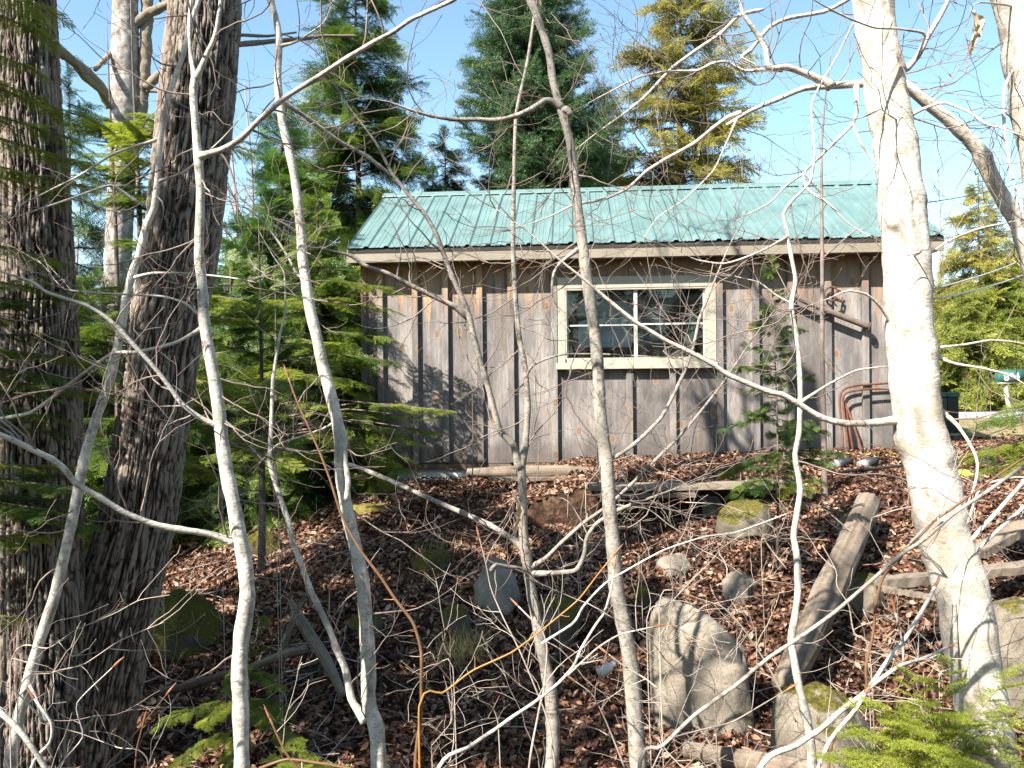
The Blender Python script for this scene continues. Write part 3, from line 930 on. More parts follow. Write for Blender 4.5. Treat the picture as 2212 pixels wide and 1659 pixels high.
dg = bpy.context.evaluated_depsgraph_get(); me = bpy.data.meshes.new_from_object(tmp.evaluated_get(dg)); bpy.data.objects.remove(tmp)
me.name = 'house_number'; me.materials.clear(); me.materials.append(M['white'])
num = bpy.data.objects.new('house_number', me); COL.objects.link(num); num.parent = t
num.matrix_parent_inverse = Matrix.Identity(4)
num.location = tuple(c + ax * -.02 - sd2 * (rad + .006) + [0, 0, -.075] - np.array(t.location)); num.rotation_euler = (R(88), R(-3), math.atan2(ax[1], ax[0]))
mb = MB(); mb.tube([U(2172, 831, 16), U(2178, 870, 16), U(2190, 914, 16)], [.05, .05, .055], 4); mb.build('post', M['post_grey'], t, smooth=False)
mb = MB(); q = c + np.array([-.05, 0, -.125]); mb.box(q - [.2, .08, .02], q + [.15, .08, .02], bev=.004); mb.build('bracket', M['post_grey'], t, smooth=False)

b = U(2054, 950, 11.6); b[2] = G(b[0], b[1])
t = empty('utility_box', tuple(b), 'dark square utility box standing on the lawn behind the pale trunk', 'utility box')
mb = MB(); mb.box(b + [-.085, -.07, -.03], b + [.085, .07, .56], bev=.008); mb.build('case', M['box_dark'], t, smooth=False)
mb = MB(); mb.box(b + [-.1, -.085, .561], b + [.1, .085, .63], bev=.012); mb.build('cap', M['mail_green'], t, smooth=False)


def icoball(n=32):
    a = np.linspace(0, math.pi, n)[1:-1]; b_ = np.arange(2 * n) * math.pi / n
    V = [[0, 0, 1]] + [[math.sin(p) * math.cos(q), math.sin(p) * math.sin(q), math.cos(p)] for p in a for q in b_] + [[0, 0, -1]]
    m = 2 * n; q = []; t_ = []
    for j in range(m): t_.append([0, 1 + j, 1 + (j + 1) % m])
    for i in range(len(a) - 1):
        for j in range(m):
            q.append([1 + i * m + j, 1 + (i + 1) * m + j, 1 + (i + 1) * m + (j + 1) % m, 1 + i * m + (j + 1) % m])
    l = len(V) - 1; o_ = 1 + (len(a) - 1) * m
    for j in range(m): t_.append([l, o_ + (j + 1) % m, o_ + j])
    return np.array(V, float), t_, q


BALL = icoball(40)


def rock(c, size, mat, label, seed=0, e=2.6, amp=.16, tilt=0, yaw=0, name='boulder', cat='rock', group=None, cut=None):
    V, tr, q = BALL
    s = np.sign(V) * np.abs(V) ** 1.0
    nrm = (np.abs(V) ** e).sum(1) ** (1 / e)
    v = V / nrm[:, None]
    fa = np.abs(fbm(V * 2.1 + seed * 3.3, 3, seed + 9))
    v = v * (1 + amp * fbm(V * 1.4 + seed * 7.1, 3, seed)[:, None] - amp * .8 * fa[:, None] + amp * .3 * fbm(V * 7 + seed, 4, seed + 5)[:, None])
    rr_ = np.random.default_rng(seed * 13 + 5)
    for _ in range(int(9 if cut is None else 4)):
        nn = rr_.normal(0, 1, 3) * (1, 1, .8); nn /= np.linalg.norm(nn); o_ = rr_.uniform(.62, .86) if cut is None else rr_.uniform(.8, .95)
        ex = v @ nn - o_ + .03 * vnoise(V * 5 + seed, seed + 2)
        v = v - np.where(ex > 0, ex * .88, 0)[:, None] * nn
    if cut is not None: v = cut(v)
    v = v * np.array(size)
    cy, sy = math.cos(yaw), math.sin(yaw); ct, st = math.cos(tilt), math.sin(tilt)
    v = v @ np.array([[ct, 0, st], [0, 1, 0], [-st, 0, ct]]).T
    v = v @ np.array([[cy, -sy, 0], [sy, cy, 0], [0, 0, 1]]).T
    v = v + c
    mb = MB(); mb.add(v, tris=tr, quads=q)
    o = mb.build(name, mat, loc=(c[0], c[1], c[2] - size[2]))
    return tag(o, label, cat, group)


def rpx(x0, x1, y0, y1, d, depth, mat, label, **k):
    """a rock filling a box of the picture, sunk a little in the ground"""
    d = hit((x0 + x1) / 2, y1 - .1 * (y1 - y0)) + depth * .45
    y0 = y0 + (.0 if y1 - y0 > 190 else .1) * (y1 - y0); y1 = y1 + .3 * (y1 - y0)
    c = U((x0 + x1) / 2, (y0 + y1) / 2, d)
    sx = (x1 - x0) / 2 * d / F; sz = (y1 - y0) / 2 * d / F
    return rock(c, (sx, depth, sz), mat, label, **k)


def slab(v):
    v = v.copy(); t = (v[:, 2] + 1) / 2
    v[:, 0] *= 1.0 - .05 * t
    v[:, 0] += .12 * (t - .5) * -1
    v[:, 2] += np.where(v[:, 2] > .5, -.18 * (v[:, 0] + .1), 0)
    return v


rpx(1402, 1622, 1300, 1605, 4.3, .2, M['rock'], 'tall upright grey boulder standing in the ditch', seed=4, e=3.0, amp=.12, tilt=-.09, yaw=-.35, cut=slab)
rpx(1650, 1905, 1470, 1700, 3.9, .32, M['rock_moss2'], 'speckled rounded boulder half sunk in leaves right of the tall boulder', seed=6, amp=.2, e=2.1)
rpx(1545, 1670, 1062, 1170, 6.75, .3, M['rock_moss'], 'boulder with yellow green moss on top under the plank edge', seed=8, amp=.2)
rpx(1500, 1560, 1062, 1120, 6.9, .2, M['rock'], 'small pale rock left of the mossy boulder', seed=12, amp=.15)
rpx(1795, 1895, 1095, 1185, 6.2, .25, M['rock_moss'], 'rough grey rock behind the top of the leaning log', seed=14, amp=.28)
rpx(1825, 1915, 1215, 1330, 5.0, .2, M['rock_pale'], 'pale rough rock to the right of the leaning log', seed=15, amp=.3)
rpx(2085, 2330, 1235, 1560, 4.0, .45, M['rock_pale'], 'large pale boulder at the right edge behind the trunk', seed=17, amp=.16)
rpx(345, 470, 1250, 1430, 5.2, .35, M['rock_allmoss'], 'big moss covered boulder right of the furrowed trunks', seed=19, amp=.3, tilt=-.7)
rpx(520, 620, 1130, 1210, 6.3, .3, M['rock_allmoss'], 'yellow mossy boulder behind the left pale sapling', seed=21, amp=.25)
rpx(880, 985, 1180, 1250, 6.0, .25, M['rock_allmoss'], 'low dark mossy rock on the slope below the foundation', seed=23, amp=.2)
rpx(1020, 1130, 1200, 1330, 5.6, .3, M['rock'], 'shaded grey rock behind the forked grey sapling', seed=25, amp=.25)
rpx(950, 1030, 1300, 1375, 5.2, .2, M['rock_moss'], 'small rock with moss cushion low in the ditch left of the forked sapling', seed=27, amp=.25)
rpx(1155, 1270, 1270, 1400, 5.1, .25, M['rock_moss'], 'mossy rock between the two middle saplings', seed=29, amp=.25)
rpx(1405, 1490, 1190, 1250, 5.9, .2, M['rock'], 'flat grey rock in the leaves above the tall boulder', seed=31, amp=.25)
rpx(1370, 1420, 1255, 1330, 5.3, .16, M['rock_allmoss'], 'brown mossy rock just left above the tall boulder', seed=33, amp=.25)
rpx(1545, 1650, 1225, 1300, 5.7, .22, M['rock'], 'dark rock in shade behind the tall boulder', seed=35, amp=.25)
rpx(740, 850, 1315, 1375, 5.3, .22, M['rock_moss'], 'low rock with moss left of the straight pale sapling', seed=36, amp=.25)
rpx(785, 845, 1022, 1050, 8.6, .12, M['rock_pale'], 'small pale stone by the left end of the foundation', seed=37, amp=.2)
rpx(2117, 2152, 958, 1016, 8.4, .12, M['rock_moss'], 'small standing green grey stone near the right edge of the yard', seed=39, amp=.1)
rpx(2058, 2098, 1010, 1040, 7.4, .1, M['lime'], 'lime green rounded lump in the leaves right of the pale trunk', seed=41, amp=.08)
rpx(2170, 2280, 1130, 1190, 5.6, .2, M['rock'], 'low grey rock at the right edge under the plank', seed=43, amp=.25)
for k, (x, y, sx) in enumerate([(2000, 985, .5), (1900, 985, .55)]):
    p = U(x, y, 8.55)
    rock(np.array([p[0], p[1], G(p[0], p[1]) - .02]), (sx, .14, .05), M['moss'], ['flat yellow moss cushion at the wall foot beyond the pale trunk', 'flat yellow moss cushion at the wall foot left of the pale trunk'][k], seed=50 + k, name='moss_cushion', cat='moss')
p = U(800, 1062, 8.1); rock(np.array([p[0], p[1], G(p[0], p[1]) - .0]), (.3, .2, .07), M['moss'], 'yellow moss patch on the bank at the left shed corner', seed=55, name='moss_cushion', cat='moss')

# timber
def grain_disp(seed, amp, flat=1.0):
    def f(th, L, rr):
        p = np.stack([np.cos(th) * 5, np.sin(th) * 5, L * 1.2 + seed * 9], -1)
        q = np.stack([np.cos(th) * 1.2, np.sin(th) * 1.2, L * 2.2 + seed * 4], -1)
        return rr * (amp * fbm(p * 1.6, 3, seed) + .25 * amp * 4 * .3 * fbm(q, 2, seed + 3))
    return f


def log(pts, rad, mat, label, seed, name='log', cat='log', sides=36, amp=.16):
    pts = [np.array(p) for p in pts]
    rad = np.broadcast_to(rad, (len(pts),))
    P, s = smoothpath(pts, step=.02); r = np.interp(s, range(len(pts)), rad)
    mb = MB(); f = grain_disp(seed, amp)
    tin = []
    def d(th, L, rr):
        g = f(th, L, rr)
        tin.append(np.clip(.5 + 2.2 * g / (rr + 1e-6), 0, 1).ravel()); return g
    mb.tube(P, r, sides, disp=d)
    mb.tint[-1] = np.r_[tin[0], .4, .4]
    o = mb.build(name, mat, loc=tuple(pts[0])); return tag(o, label, cat)


def on(px, py, d, lift):
    p = U(px, py, d); return p


log([U(1876, 1085, 6.2), U(1835, 1180, 5.6), U(1785, 1290, 5.1), U(1725, 1420, 4.6), U(1690, 1480, 4.4)], [.085, .09, .095, .085, .06], M['drift'], 'weathered grey log leaning up the bank beside the tall boulder', 1)
log([U(1478, 1618, 3.85), U(1560, 1635, 3.8), U(1680, 1655, 3.7), U(1800, 1680, 3.6)], [.035, .045, .05, .05], M['drift'], 'pale fallen log lying below the tall boulder', 2)
log([U(1010, 1022, 8.35), U(1100, 1020, 8.3), U(1220, 1018, 8.25), U(1300, 1020, 8.2)], [.045, .065, .06, .04], M['drift'], 'old brown log against the foundation left of the middle trunk', 3)
log([U(628, 1300, 5.3), U(665, 1365, 5.0), U(700, 1420, 4.8), U(740, 1500, 4.5)], [.02, .035, .035, .02], M['drift'], 'pale crooked root on the bank left of the straight sapling', 4, 'root', 'root')
log([U(545, 1440, 4.9), U(620, 1412, 4.9), U(665, 1402, 4.9)], [.02, .03, .022], M['drift'], 'short pale stick on leaves behind the leftmost pale stem', 5, 'fallen_branch', 'branch')
log([U(335, 1500, 4.6), U(430, 1475, 4.6), U(540, 1440, 4.6)], [.022, .025, .018], M['drift_dark'], 'brown rotten stick beside the base of the furrowed trunk', 6, 'fallen_branch', 'branch')
log([U(660, 1285, 5.1), U(630, 1350, 5.0), U(606, 1440, 4.9)], [.012, .02, .022], M['drift_dark'], 'short dark dead stem rising from the bank', 7, 'dead_stem', 'stem')


def plank(a, b, w, th, mat, label, up=(0, 0, 1), name='plank'):
    a = np.array(a); b = np.array(b); X = b - a; L = np.linalg.norm(X); X /= L
    Y = np.cross(up, X); Y /= np.linalg.norm(Y); Z = np.cross(X, Y)
    n = 30; t = np.linspace(0, L, n)
    rr = np.random.default_rng(int(abs(a[0] * 1000)) % 997)
    mb = MB(); V = []
    for k, x in enumerate(t):
        j = rr.normal(0, .0025, (4, 2))
        for q, (p_, s2) in enumerate(((-1, -1), (1, -1), (1, 1), (-1, 1))):
            V.append(a + X * x + Y * (p_ * w / 2 + j[q, 0]) + Z * (s2 * th / 2 + j[q, 1] - .01 * math.sin(x * 2)))
    Q = [[i * 4 + j, i * 4 + (j + 1) % 4, i * 4 + 4 + (j + 1) % 4, i * 4 + 4 + j] for i in range(n - 1) for j in range(4)]
    Q = [q[::-1] for q in Q] + [[0, 1, 2, 3], [(n - 1) * 4 + k for k in (3, 2, 1, 0)]]
    mb.add(V, quads=Q, tint=.6)
    o = mb.build(name, mat, smooth=False, loc=tuple(a)); return tag(o, label, 'plank')


plank(U(1902, 1258, 4.6), U(2290, 1213, 4.9), .11, .05, M['drift'], 'long pale plank on the leaves passing behind the big pale trunk')
plank(U(1905, 1272, 4.55), U(2030, 1290, 4.35), .05, .025, M['drift'], 'short pale lath just below the long plank')
plank(U(2108, 1195, 5.0), U(2300, 1080, 5.6), .12, .05, M['drift'], 'grey board slanting up at the right edge')
plank(U(1270, 1050, 7.18), U(1700, 1045, 7.15), .36, .03, M['drift'], 'thin weathered board along the edge of the leafy terrace')
plank(U(1285, 1068, 7.05), U(1500, 1065, 7.03), .14, .04, M['drift_dark'], 'dark board under the terrace edge board')
plank(U(1060, 1034, 8.1), U(1430, 1028, 8.0), .12, .03, M['drift_dark'], 'flat old board beside the brown log')

# white can in the leaves
c = U(1308, 1446, 4.6); c[2] = max(c[2], G(c[0], c[1]) + .04)
t = empty('plastic_bottle', tuple(c - [0, 0, .03]), 'small white bottle lying in leaves between saplings and tall boulder', 'bottle')
ax = np.array([.75, .3, .35]); ax /= np.linalg.norm(ax)
mb = MB(); mb.tube(c + np.array([-.05, -.045, .03, .045])[:, None] * ax, [.024, .03, .03, .02], 16); mb.build('bottle_body', M['white'], t)
mb = MB(); mb.tube(c + np.array([.046, .066])[:, None] * ax, [.016, .016], 12); mb.build('cap', M['litho'], t)

# overhead wires to the shed
for k, (a, b, lab) in enumerate([((2007, 626, 9.2), (2330, 478, 24), 'upper pale wire running from the shed to the right'), ((2007, 648, 9.2), (2330, 518, 24), 'lower pale wire running from the shed to the right'), ((1985, 440, 10.6), (2350, 325, 26), 'thin dark wire crossing the sky behind the big pale trunk')]):
    A = U(*a); B = U(*b); tt = np.linspace(0, 1, 24)[:, None]
    P = A * (1 - tt) + B * tt - np.array([0, 0, .25]) * (4 * tt * (1 - tt))
    mb = MB(); mb.tube(P, .011 if k < 2 else .008, 6); tag(mb.build('overhead_wire', M['cable'] if k < 2 else M['black'], loc=tuple(A)), lab, 'wire', 'wires to the shed')
# what the wires come from: a pole beyond the right edge
pb = U(2342, 900, 24.6); pb[2] = 0
t = empty('utility_pole', tuple(pb), 'brown utility pole beyond the right edge holding the wires', 'utility pole')
mb = MB(); mb.tube([pb - [0, 0, .3], pb + [0, 0, 8.9]], [.14, .10], 12); mb.build('pole_shaft', M['drift_dark'], t)

# ------------------------------------------------------------------ woody growth
def grow(mb, p, d, L, r0, lvl, g, wig=.16, trop=.03, ratio=.55, dens=5.0, ang=(.6, 1.1), sides=4, seg=.06, mat=0, tmin=.25, budmb=None, tips=None, rmin=.0009):
    n = max(4, int(L / seg))
    P = [np.array(p)]; d = np.array(d, float); d /= np.linalg.norm(d)
    kink = 1
    for i in range(n):
        kink = -kink
        d = d + g.normal(0, wig, 3) + np.array([0, 0, trop])
        d /= np.linalg.norm(d)
        P.append(P[-1] + d * L / n)
    P = np.array(P)
    rr = np.maximum(rmin, r0 * (1 - .82 * np.linspace(0, 1, n + 1)))
    mb.tube(P, rr, sides, mat=mat, cap=False, tint=.5)
    if tips is not None: tips.append((P[-1], d))
    if budmb is not None and lvl == 0 and g.random() < .4:
        e = P[-1]; budmb.tube(np.array([e, e + d * .006, e + d * .014, e + d * .021]), [.0010, .0017, .0013, .0003], 5, cap=False)
    if lvl > 0:
        k = g.poisson(dens * L)
        for _ in range(k):
            t = g.uniform(tmin, 1); i = min(n - 1, int(t * n)); q = P[i] + (P[i + 1] - P[i]) * (t * n - i)
            T = P[i + 1] - P[i]; T /= np.linalg.norm(T)
            s = g.normal(0, 1, 3); s -= T * s.dot(T); s /= np.linalg.norm(s)
            a = g.uniform(*ang)
            dd = T * math.cos(a) + s * math.sin(a)
            grow(mb, q, dd, L * ratio * g.uniform(.5, 1.2) * (1.15 - .6 * t), min(rr[i] * .75, r0 * .6), lvl - 1, g, wig * 1.05, trop, ratio, dens * 1.5, ang, max(3, sides - 1), seg, mat, .2, budmb, tips, rmin)
    return P


def twigs_on(mb, P, r, g, per_m, L, lvl=1, bud=None, trop=.04, wig=.17, flat=.5):
    cum = np.r_[0, np.cumsum(np.linalg.norm(np.diff(P, axis=0), axis=1))]
    for _ in range(g.poisson(per_m * cum[-1])):
        t = g.uniform(0, cum[-1]); i = min(len(P) - 2, max(0, int(np.searchsorted(cum, t)) - 1))
        T = P[i + 1] - P[i]; T /= np.linalg.norm(T) + 1e-9
        s = g.normal(0, 1, 3) * np.array([1, flat, 1]); s -= T * s.dot(T); s /= np.linalg.norm(s)
        a = g.uniform(.6, 1.25)
        rr = min(.0045, r[i] * .55)
        grow(mb, P[i], T * math.cos(a) + s * math.sin(a), g.uniform(*L), max(rr * .8, .0016), lvl, g, wig, trop, .5, 7, (.5, 1.1), 4, .035, 0, .2, bud)


SAPG = 'bare saplings between the camera and the shed'


def sapling(name, label, cat, stem, d, w, mat, limbs=(), g=1, twm='twig', group=SAPG, dtop=None, per_m=7, tw=(.15, .6), up=None, base=True, relief=.085, knots=0, sides=14, crown=True, extra=1.5, leaf=None):
    """stem: picture points from top to bottom; limbs: (points from trunk outward, d_end, width0, width1)"""
    q = np.random.default_rng(g)
    n = len(stem); dtop = dtop or d
    dd = np.linspace(dtop, d, n); ww = np.interp(np.linspace(0, 1, n), np.linspace(0, 1, len(w)), w)
    P = [U(x, y, k) for (x, y), k in zip(stem, dd)]
    Rr = [a / 2 * k / F for a, k in zip(ww, dd)]
    if base:
        e = P[-1]; z = G(e[0], e[1]) - .08
        P.append(np.array([e[0] + (P[-1] - P[-2])[0] * .3, e[1], z])); Rr.append(Rr[-1] * 1.25)
    if up:                                            # carries on above the frame
        a = P[0]; v = P[0] - P[1]; v /= np.linalg.norm(v)
        for k in range(1, 5):
            P.insert(0, a + v * up * k / 4 + np.array([q.normal(0, .05), q.normal(0, .05), .0])); Rr.insert(0, Rr[0] * .86)
    b = P[-1]
    t = empty(name, tuple(b), label, cat, group)
    Ps, s = smoothpath(P, step=.025); rs = np.interp(s, range(len(P)), Rr)
    rs = rs * (1 + relief * vnoise(np.stack([s * 3, s * 0 + g, s * 0], -1), g))
    kn = [(q.uniform(0, 1), q.uniform(0, 6.28), q.uniform(.6, 1.3)) for _ in range(knots)]
    tin = []
    kn0 = q.uniform(0, 1, 14)
    def disp(th, L, rr):
        o = rr * relief * .8 * fbm(np.stack([np.cos(th) * 1.5, np.sin(th) * 1.5, L * 9], -1), 3, g)
        dark = np.zeros_like(rr)
        for a, b_, ks in kn:
            dth = np.abs((th - b_ + math.pi) % (2 * math.pi) - math.pi) * rr; dl = (L - a * L.max())
            rd = np.sqrt(dth ** 2 + (dl * .8) ** 2) / ((.42 * rr.mean() + .004) * ks)
            o = o + rr * (.13 * np.exp(-rd ** 2) - .22 * np.exp(-(rd * 2.8) ** 2))
            dark = np.maximum(dark, np.maximum(np.exp(-(rd * 2.3) ** 4), .55 * np.exp(-((rd - .8) * 6) ** 2) * (dth * 0 + (np.sin(a * 999) > -.2))))
        if knots == 0:
            for a in kn0: o = o + rr * .13 * np.exp(-((L - a * L.max()) / (rr.mean() * .8)) ** 2)
        rough = np.clip(fbm(np.stack([np.cos(th) * 2.2, np.sin(th) * 2.2, L * 16], -1), 4, g + 4) * 1.5 - .25, 0, .5)
        tin.append(np.clip(1 - dark - rough, 0, 1).ravel())
        return o
    mb = MB(); mb.tube(Ps, rs, sides, disp=disp); mb.tint[-1] = np.r_[tin[0], 1, 1]; mb.build('trunk', M[mat], t)
    cmb = MB(); bud = MB()
    if crown:
        twigs_on(cmb, Ps, rs, q, per_m, tw, 1, bud)
    for (pts, dend, w0, w1) in limbs:
        m = len(pts)
        cum = np.r_[0, np.cumsum(np.hypot(*np.diff(np.array([p[:2] for p in pts], float), axis=0).T))]; cum /= cum[-1]
        # depth of the trunk where the limb leaves it
        j = int(np.argmin([abs(p[1] - pts[0][1]) for p in stem]))
        d0 = dd[j]
        ld = d0 + (dend - d0) * cum
        LP = [U(x, y, k) for (x, y), k in zip(pts, ld)]
        lr = [(w0 + (w1 - w0) * c) / 2 * k / F for c, k in zip(cum, ld)]
        L2, s2 = smoothpath(LP, step=.02); r2 = np.interp(s2, range(m), lr) * (1 + .07 * vnoise(np.stack([s2 * 4, s2 * 0 + g, s2 * 0], -1), g + 3))
        nd = np.abs(s2 - np.round(s2)); r2 = r2 * (1 + .16 * np.exp(-(nd / .07) ** 2))
        r2[:4] *= (np.array([1.5, 1.35, 1.2, 1.1]) if min(math.hypot(pts[0][0] - p[0], pts[0][1] - p[1]) for p in stem) < 70 else np.array([.6, .85, 1, 1]))[:len(r2[:4])]
        if w1 < 7.5:
            ee = np.linspace(0, 1, len(r2)); r2 = r2 * np.where(ee > .7, 1 - (ee - .7) / .3 * .72, 1)
            if crown:
                for _ in range(3): grow(cmb, L2[-1 - int(q.integers(0, 4))], L2[-1] - L2[-4] + q.normal(0, .02, 3), q.uniform(.15, .45), max(r2[-1], .0016), 1, q, .2, .02, .5, 8, (.5, 1.1), 4, .035, 0, .2, bud)
        mb = MB(); mb.tube(L2, r2, 8, tint=.9); mb.build('branch', M[mat], t)
        if crown:
            twigs_on(cmb, L2, r2, q, per_m * 1.7, tw, 1, bud); twigs_on(cmb, L2, r2, q, per_m * .35, (.4, .9), 2, bud)
    if crown and cmb.n:
        cmb.build('crown', M[twm], t)
        if bud.n: tag(bud.build('buds', M['bud'], t), kind='stuff')
    if leaf: hanging_leaf(t, *leaf)
    return t, Ps, rs


def hanging_leaf(par, x, y, d, L, wd):
    """a withered curled leaf hanging from a twig"""
    a = np.linspace(0, 1, 12); b_ = np.linspace(-1, 1, 7)
    g = np.random.default_rng(int(x)); c = U(x, y, d)
    V = []
    for t in a:
        w = wd * math.sin(math.pi * min(1, t * .9 + .07)) ** .8
        for s in b_:
            V.append(c + np.array([s * w * math.cos(1.1 * s) + .012 * math.sin(t * 5), -abs(s) * w * .9 + .01 * math.sin(t * 9 + s * 3), -t * L + .004 * math.sin(s * 9 + t * 20)]) + g.normal(0, .0012, 3))
    q = [[i * 7 + j, i * 7 + j + 1, i * 7 + 8 + j, i * 7 + 7 + j] for i in range(11) for j in range(6)]
    mb = MB(); mb.add(V, quads=q, tint=g.uniform(.4, 1, len(V))); mb.build('withered_leaf', M['deadleaf'], par)


smoothpath.lin = .5
# thin pale stem leaning far left
S1 = [(430, 0), (410, 60), (393, 127), (370, 190), (360, 233), (347, 300), (340, 393), (333, 450), (317, 483), (300, 553), (287, 586), (273, 643), (260, 720), (240, 813), (207, 906), (183, 986), (160, 1106), (143, 1183), (117, 1293), (83, 1393), (63, 1466), (40, 1556), (20, 1680)]
sapling('beech_sapling', 'thin pale sapling leaning right across both furrowed trunks', 'sapling', S1, 2.9, (9, 14, 20, 24), 'bark_beech',
        [([(340, 393), (400, 370), (480, 300), (540, 230)], 2.8, 6, 2), ([(287, 600), (330, 590), (400, 590), (500, 600), (553, 610)], 2.8, 6, 3),
         ([(300, 440), (240, 400), (150, 430), (60, 460), (0, 478)], 2.7, 6, 3), ([(345, 300), (250, 330), (170, 380), (90, 420), (0, 465)], 2.9, 6, 3),
         ([(60, 1470), (100, 1560), (60, 1520), (20, 1480)], 2.7, 6, 4)], g=11, up=1.8, per_m=3)
S2 = [(422, 157), (417, 200), (422, 267), (427, 333), (433, 400), (432, 467), (430, 553), (437, 620), (440, 686), (450, 753), (463, 820), (473, 886), (480, 953), (490, 1020), (508, 1106), (513, 1140), (530, 1223), (535, 1293), (522, 1373), (517, 1440), (520, 1540), (523, 1680)]
sapling('beech_sapling', 'pale grey sapling with a long limb rising right, in front of the furrowed trunk', 'sapling', S2, 2.7, (14, 18, 22, 26, 30, 34, 34), 'bark_beech',
        [([(424, 170), (447, 117), (463, 83), (470, 50), (477, 0), (480, -100)], 2.7, 11, 7),
         ([(420, 165), (412, 120), (408, 60), (412, 0), (420, -80)], 2.8, 9, 5),
         ([(430, 338), (480, 323), (520, 300), (553, 266), (613, 213), (686, 167), (753, 123), (810, 90), (853, 67), (886, 43), (936, 20), (980, 0), (1040, -40)], 2.3, 13, 8),
         ([(482, 925), (433, 903), (393, 873), (367, 836), (333, 793), (290, 746), (260, 713), (230, 686), (187, 660), (100, 631), (73, 610), (0, 586), (-80, 560)], 2.4, 11, 6),
         ([(430, 680), (400, 655), (350, 640), (250, 635), (140, 625), (100, 580), (80, 560)], 2.6, 5, 3),
         ([(508, 1172), (450, 1153), (383, 1143), (333, 1133), (267, 1106), (213, 1073), (163, 1043), (140, 1013), (110, 990), (67, 970), (27, 950), (-60, 915)], 2.3, 15, 12),
         ([(434, 710), (380, 740), (300, 760), (240, 765), (150, 830), (70, 890), (0, 905)], 2.9, 7, 8)], g=12, per_m=3.5, knots=14)
S3 = [(586, 0), (596, 43), (603, 83), (600, 167), (603, 213), (610, 267), (623, 317), (636, 383), (643, 433), (650, 500), (653, 553), (660, 603), (670, 670), (686, 736), (696, 786), (710, 836), (723, 886), (736, 953), (736, 1020), (750, 1106), (766, 1173), (783, 1256), (790, 1340), (796, 1440), (796, 1523), (813, 1573), (820, 1680)]
sapling('beech_sapling', 'grey green sapling left of the shed corner, forked near its foot', 'sapling', S3, 3.1, (14, 17, 20, 24, 27, 29, 36), 'bark_beech',
        [([(790, 1556), (760, 1513), (746, 1446), (726, 1400), (713, 1363), (686, 1306), (670, 1273), (646, 1206), (630, 1166), (623, 1126), (616, 1106), (583, 1003), (586, 920), (590, 820), (603, 730), (616, 676), (616, 620), (613, 586), (590, 553), (560, 500)], 3.3, 17, 4),
         ([(606, 216), (666, 256), (706, 286), (740, 310), (786, 333), (813, 353), (843, 377)], 3.4, 9, 8),
         ([(662, 610), (640, 590), (625, 560), (600, 520), (560, 470), (500, 430)], 3.1, 6, 3),
         ([(738, 930), (746, 1000), (752, 1040), (748, 1080)], 3.05, 12, 11),
         ([(603, 100), (640, 90), (700, 50), (720, 0)], 3.0, 6, 3),
         ([(735, 905), (700, 925), (660, 940), (600, 960), (560, 1000)], 3.2, 5, 3)], g=13, up=1.6, per_m=4, knots=14)
S5 = [(1160, 0), (1140, 130), (1115, 250), (1110, 400), (1108, 520), (1112, 620), (1120, 720), (1135, 800), (1140, 880), (1135, 960), (1127, 1010), (1130, 1080), (1130, 1150), (1140, 1230), (1150, 1290), (1170, 1400), (1190, 1500), (1195, 1600), (1190, 1680)]
sapling('beech_sapling', 'crooked mottled grey sapling with two stems meeting below the wall, left of the window', 'sapling', S5, 3.5, (6, 9, 12, 15, 21, 25, 30), 'bark_grey',
        [([(1122, 1010), (1108, 960), (1080, 930), (1063, 870), (1050, 820), (1030, 753), (1016, 693), (1006, 660), (976, 596), (960, 553), (943, 506), (920, 466), (893, 433), (866, 400), (846, 373), (813, 310), (786, 273), (753, 230), (720, 180)], 3.3, 15, 6),
         ([(1010, 690), (983, 663), (936, 640), (886, 616), (836, 590), (786, 573), (760, 553), (710, 540), (663, 528)], 3.3, 12, 7),
         ([(1136, 1190), (1108, 1165), (1060, 1135), (1000, 1108), (930, 1078), (870, 1050), (820, 1028), (760, 1005), (720, 1000)], 3.9, 13, 9),
         ([(1145, 1226), (1180, 1205), (1215, 1170), (1260, 1130), (1310, 1095), (1360, 1050), (1420, 990), (1480, 930), (1560, 830), (1620, 740), (1680, 660)], 3.3, 9, 4),
         ([(1146, 1240), (1200, 1238), (1245, 1232), (1262, 1200), (1268, 1160), (1290, 1130), (1340, 1100), (1420, 1070), (1500, 1040)], 3.3, 12, 6),
         ([(1144, 1238), (1120, 1228), (1092, 1224), (1070, 1220), (1060, 1232)], 3.3, 9, 8),
         ([(1135, 815), (1150, 790), (1180, 775), (1220, 765), (1300, 765), (1400, 770), (1480, 775)], 3.3, 5, 3)], g=14, up=1.2, per_m=5, relief=.08, leaf=(1118, 1080, 3.42, .14, .028))
S6 = [(1145, 0), (1165, 50), (1185, 110), (1195, 180), (1210, 230), (1230, 300), (1240, 370), (1245, 430), (1255, 500), (1265, 580), (1275, 650), (1285, 720), (1292, 800), (1295, 870), (1300, 930), (1310, 1000), (1315, 1080), (1325, 1180), (1330, 1260), (1345, 1340), (1360, 1420), (1370, 1520), (1380, 1680)]
sapling('beech_sapling', 'tall crooked pale sapling crossing the left part of the window', 'sapling', S6, 3.2, (16, 17, 20, 24, 27, 30, 33, 38), 'bark_grey',
        [([(1214, 236), (1200, 222), (1180, 215), (1150, 235), (1110, 252), (1070, 260), (1030, 258), (980, 258), (930, 250), (880, 235), (840, 220), (780, 210)], 3.0, 13, 5),
         ([(1216, 240), (1226, 236), (1232, 246)], 3.15, 13, 10),
         ([(1247, 540), (1210, 568), (1196, 590), (1192, 620), (1196, 660)], 3.05, 8, 4),
         ([(1310, 1000), (1370, 960), (1430, 900), (1480, 800), (1500, 740), (1510, 690), (1530, 640), (1565, 555), (1590, 500)], 3.5, 9, 5)],
        g=15, up=1.6, per_m=4.5, relief=.09, knots=26, sides=20)
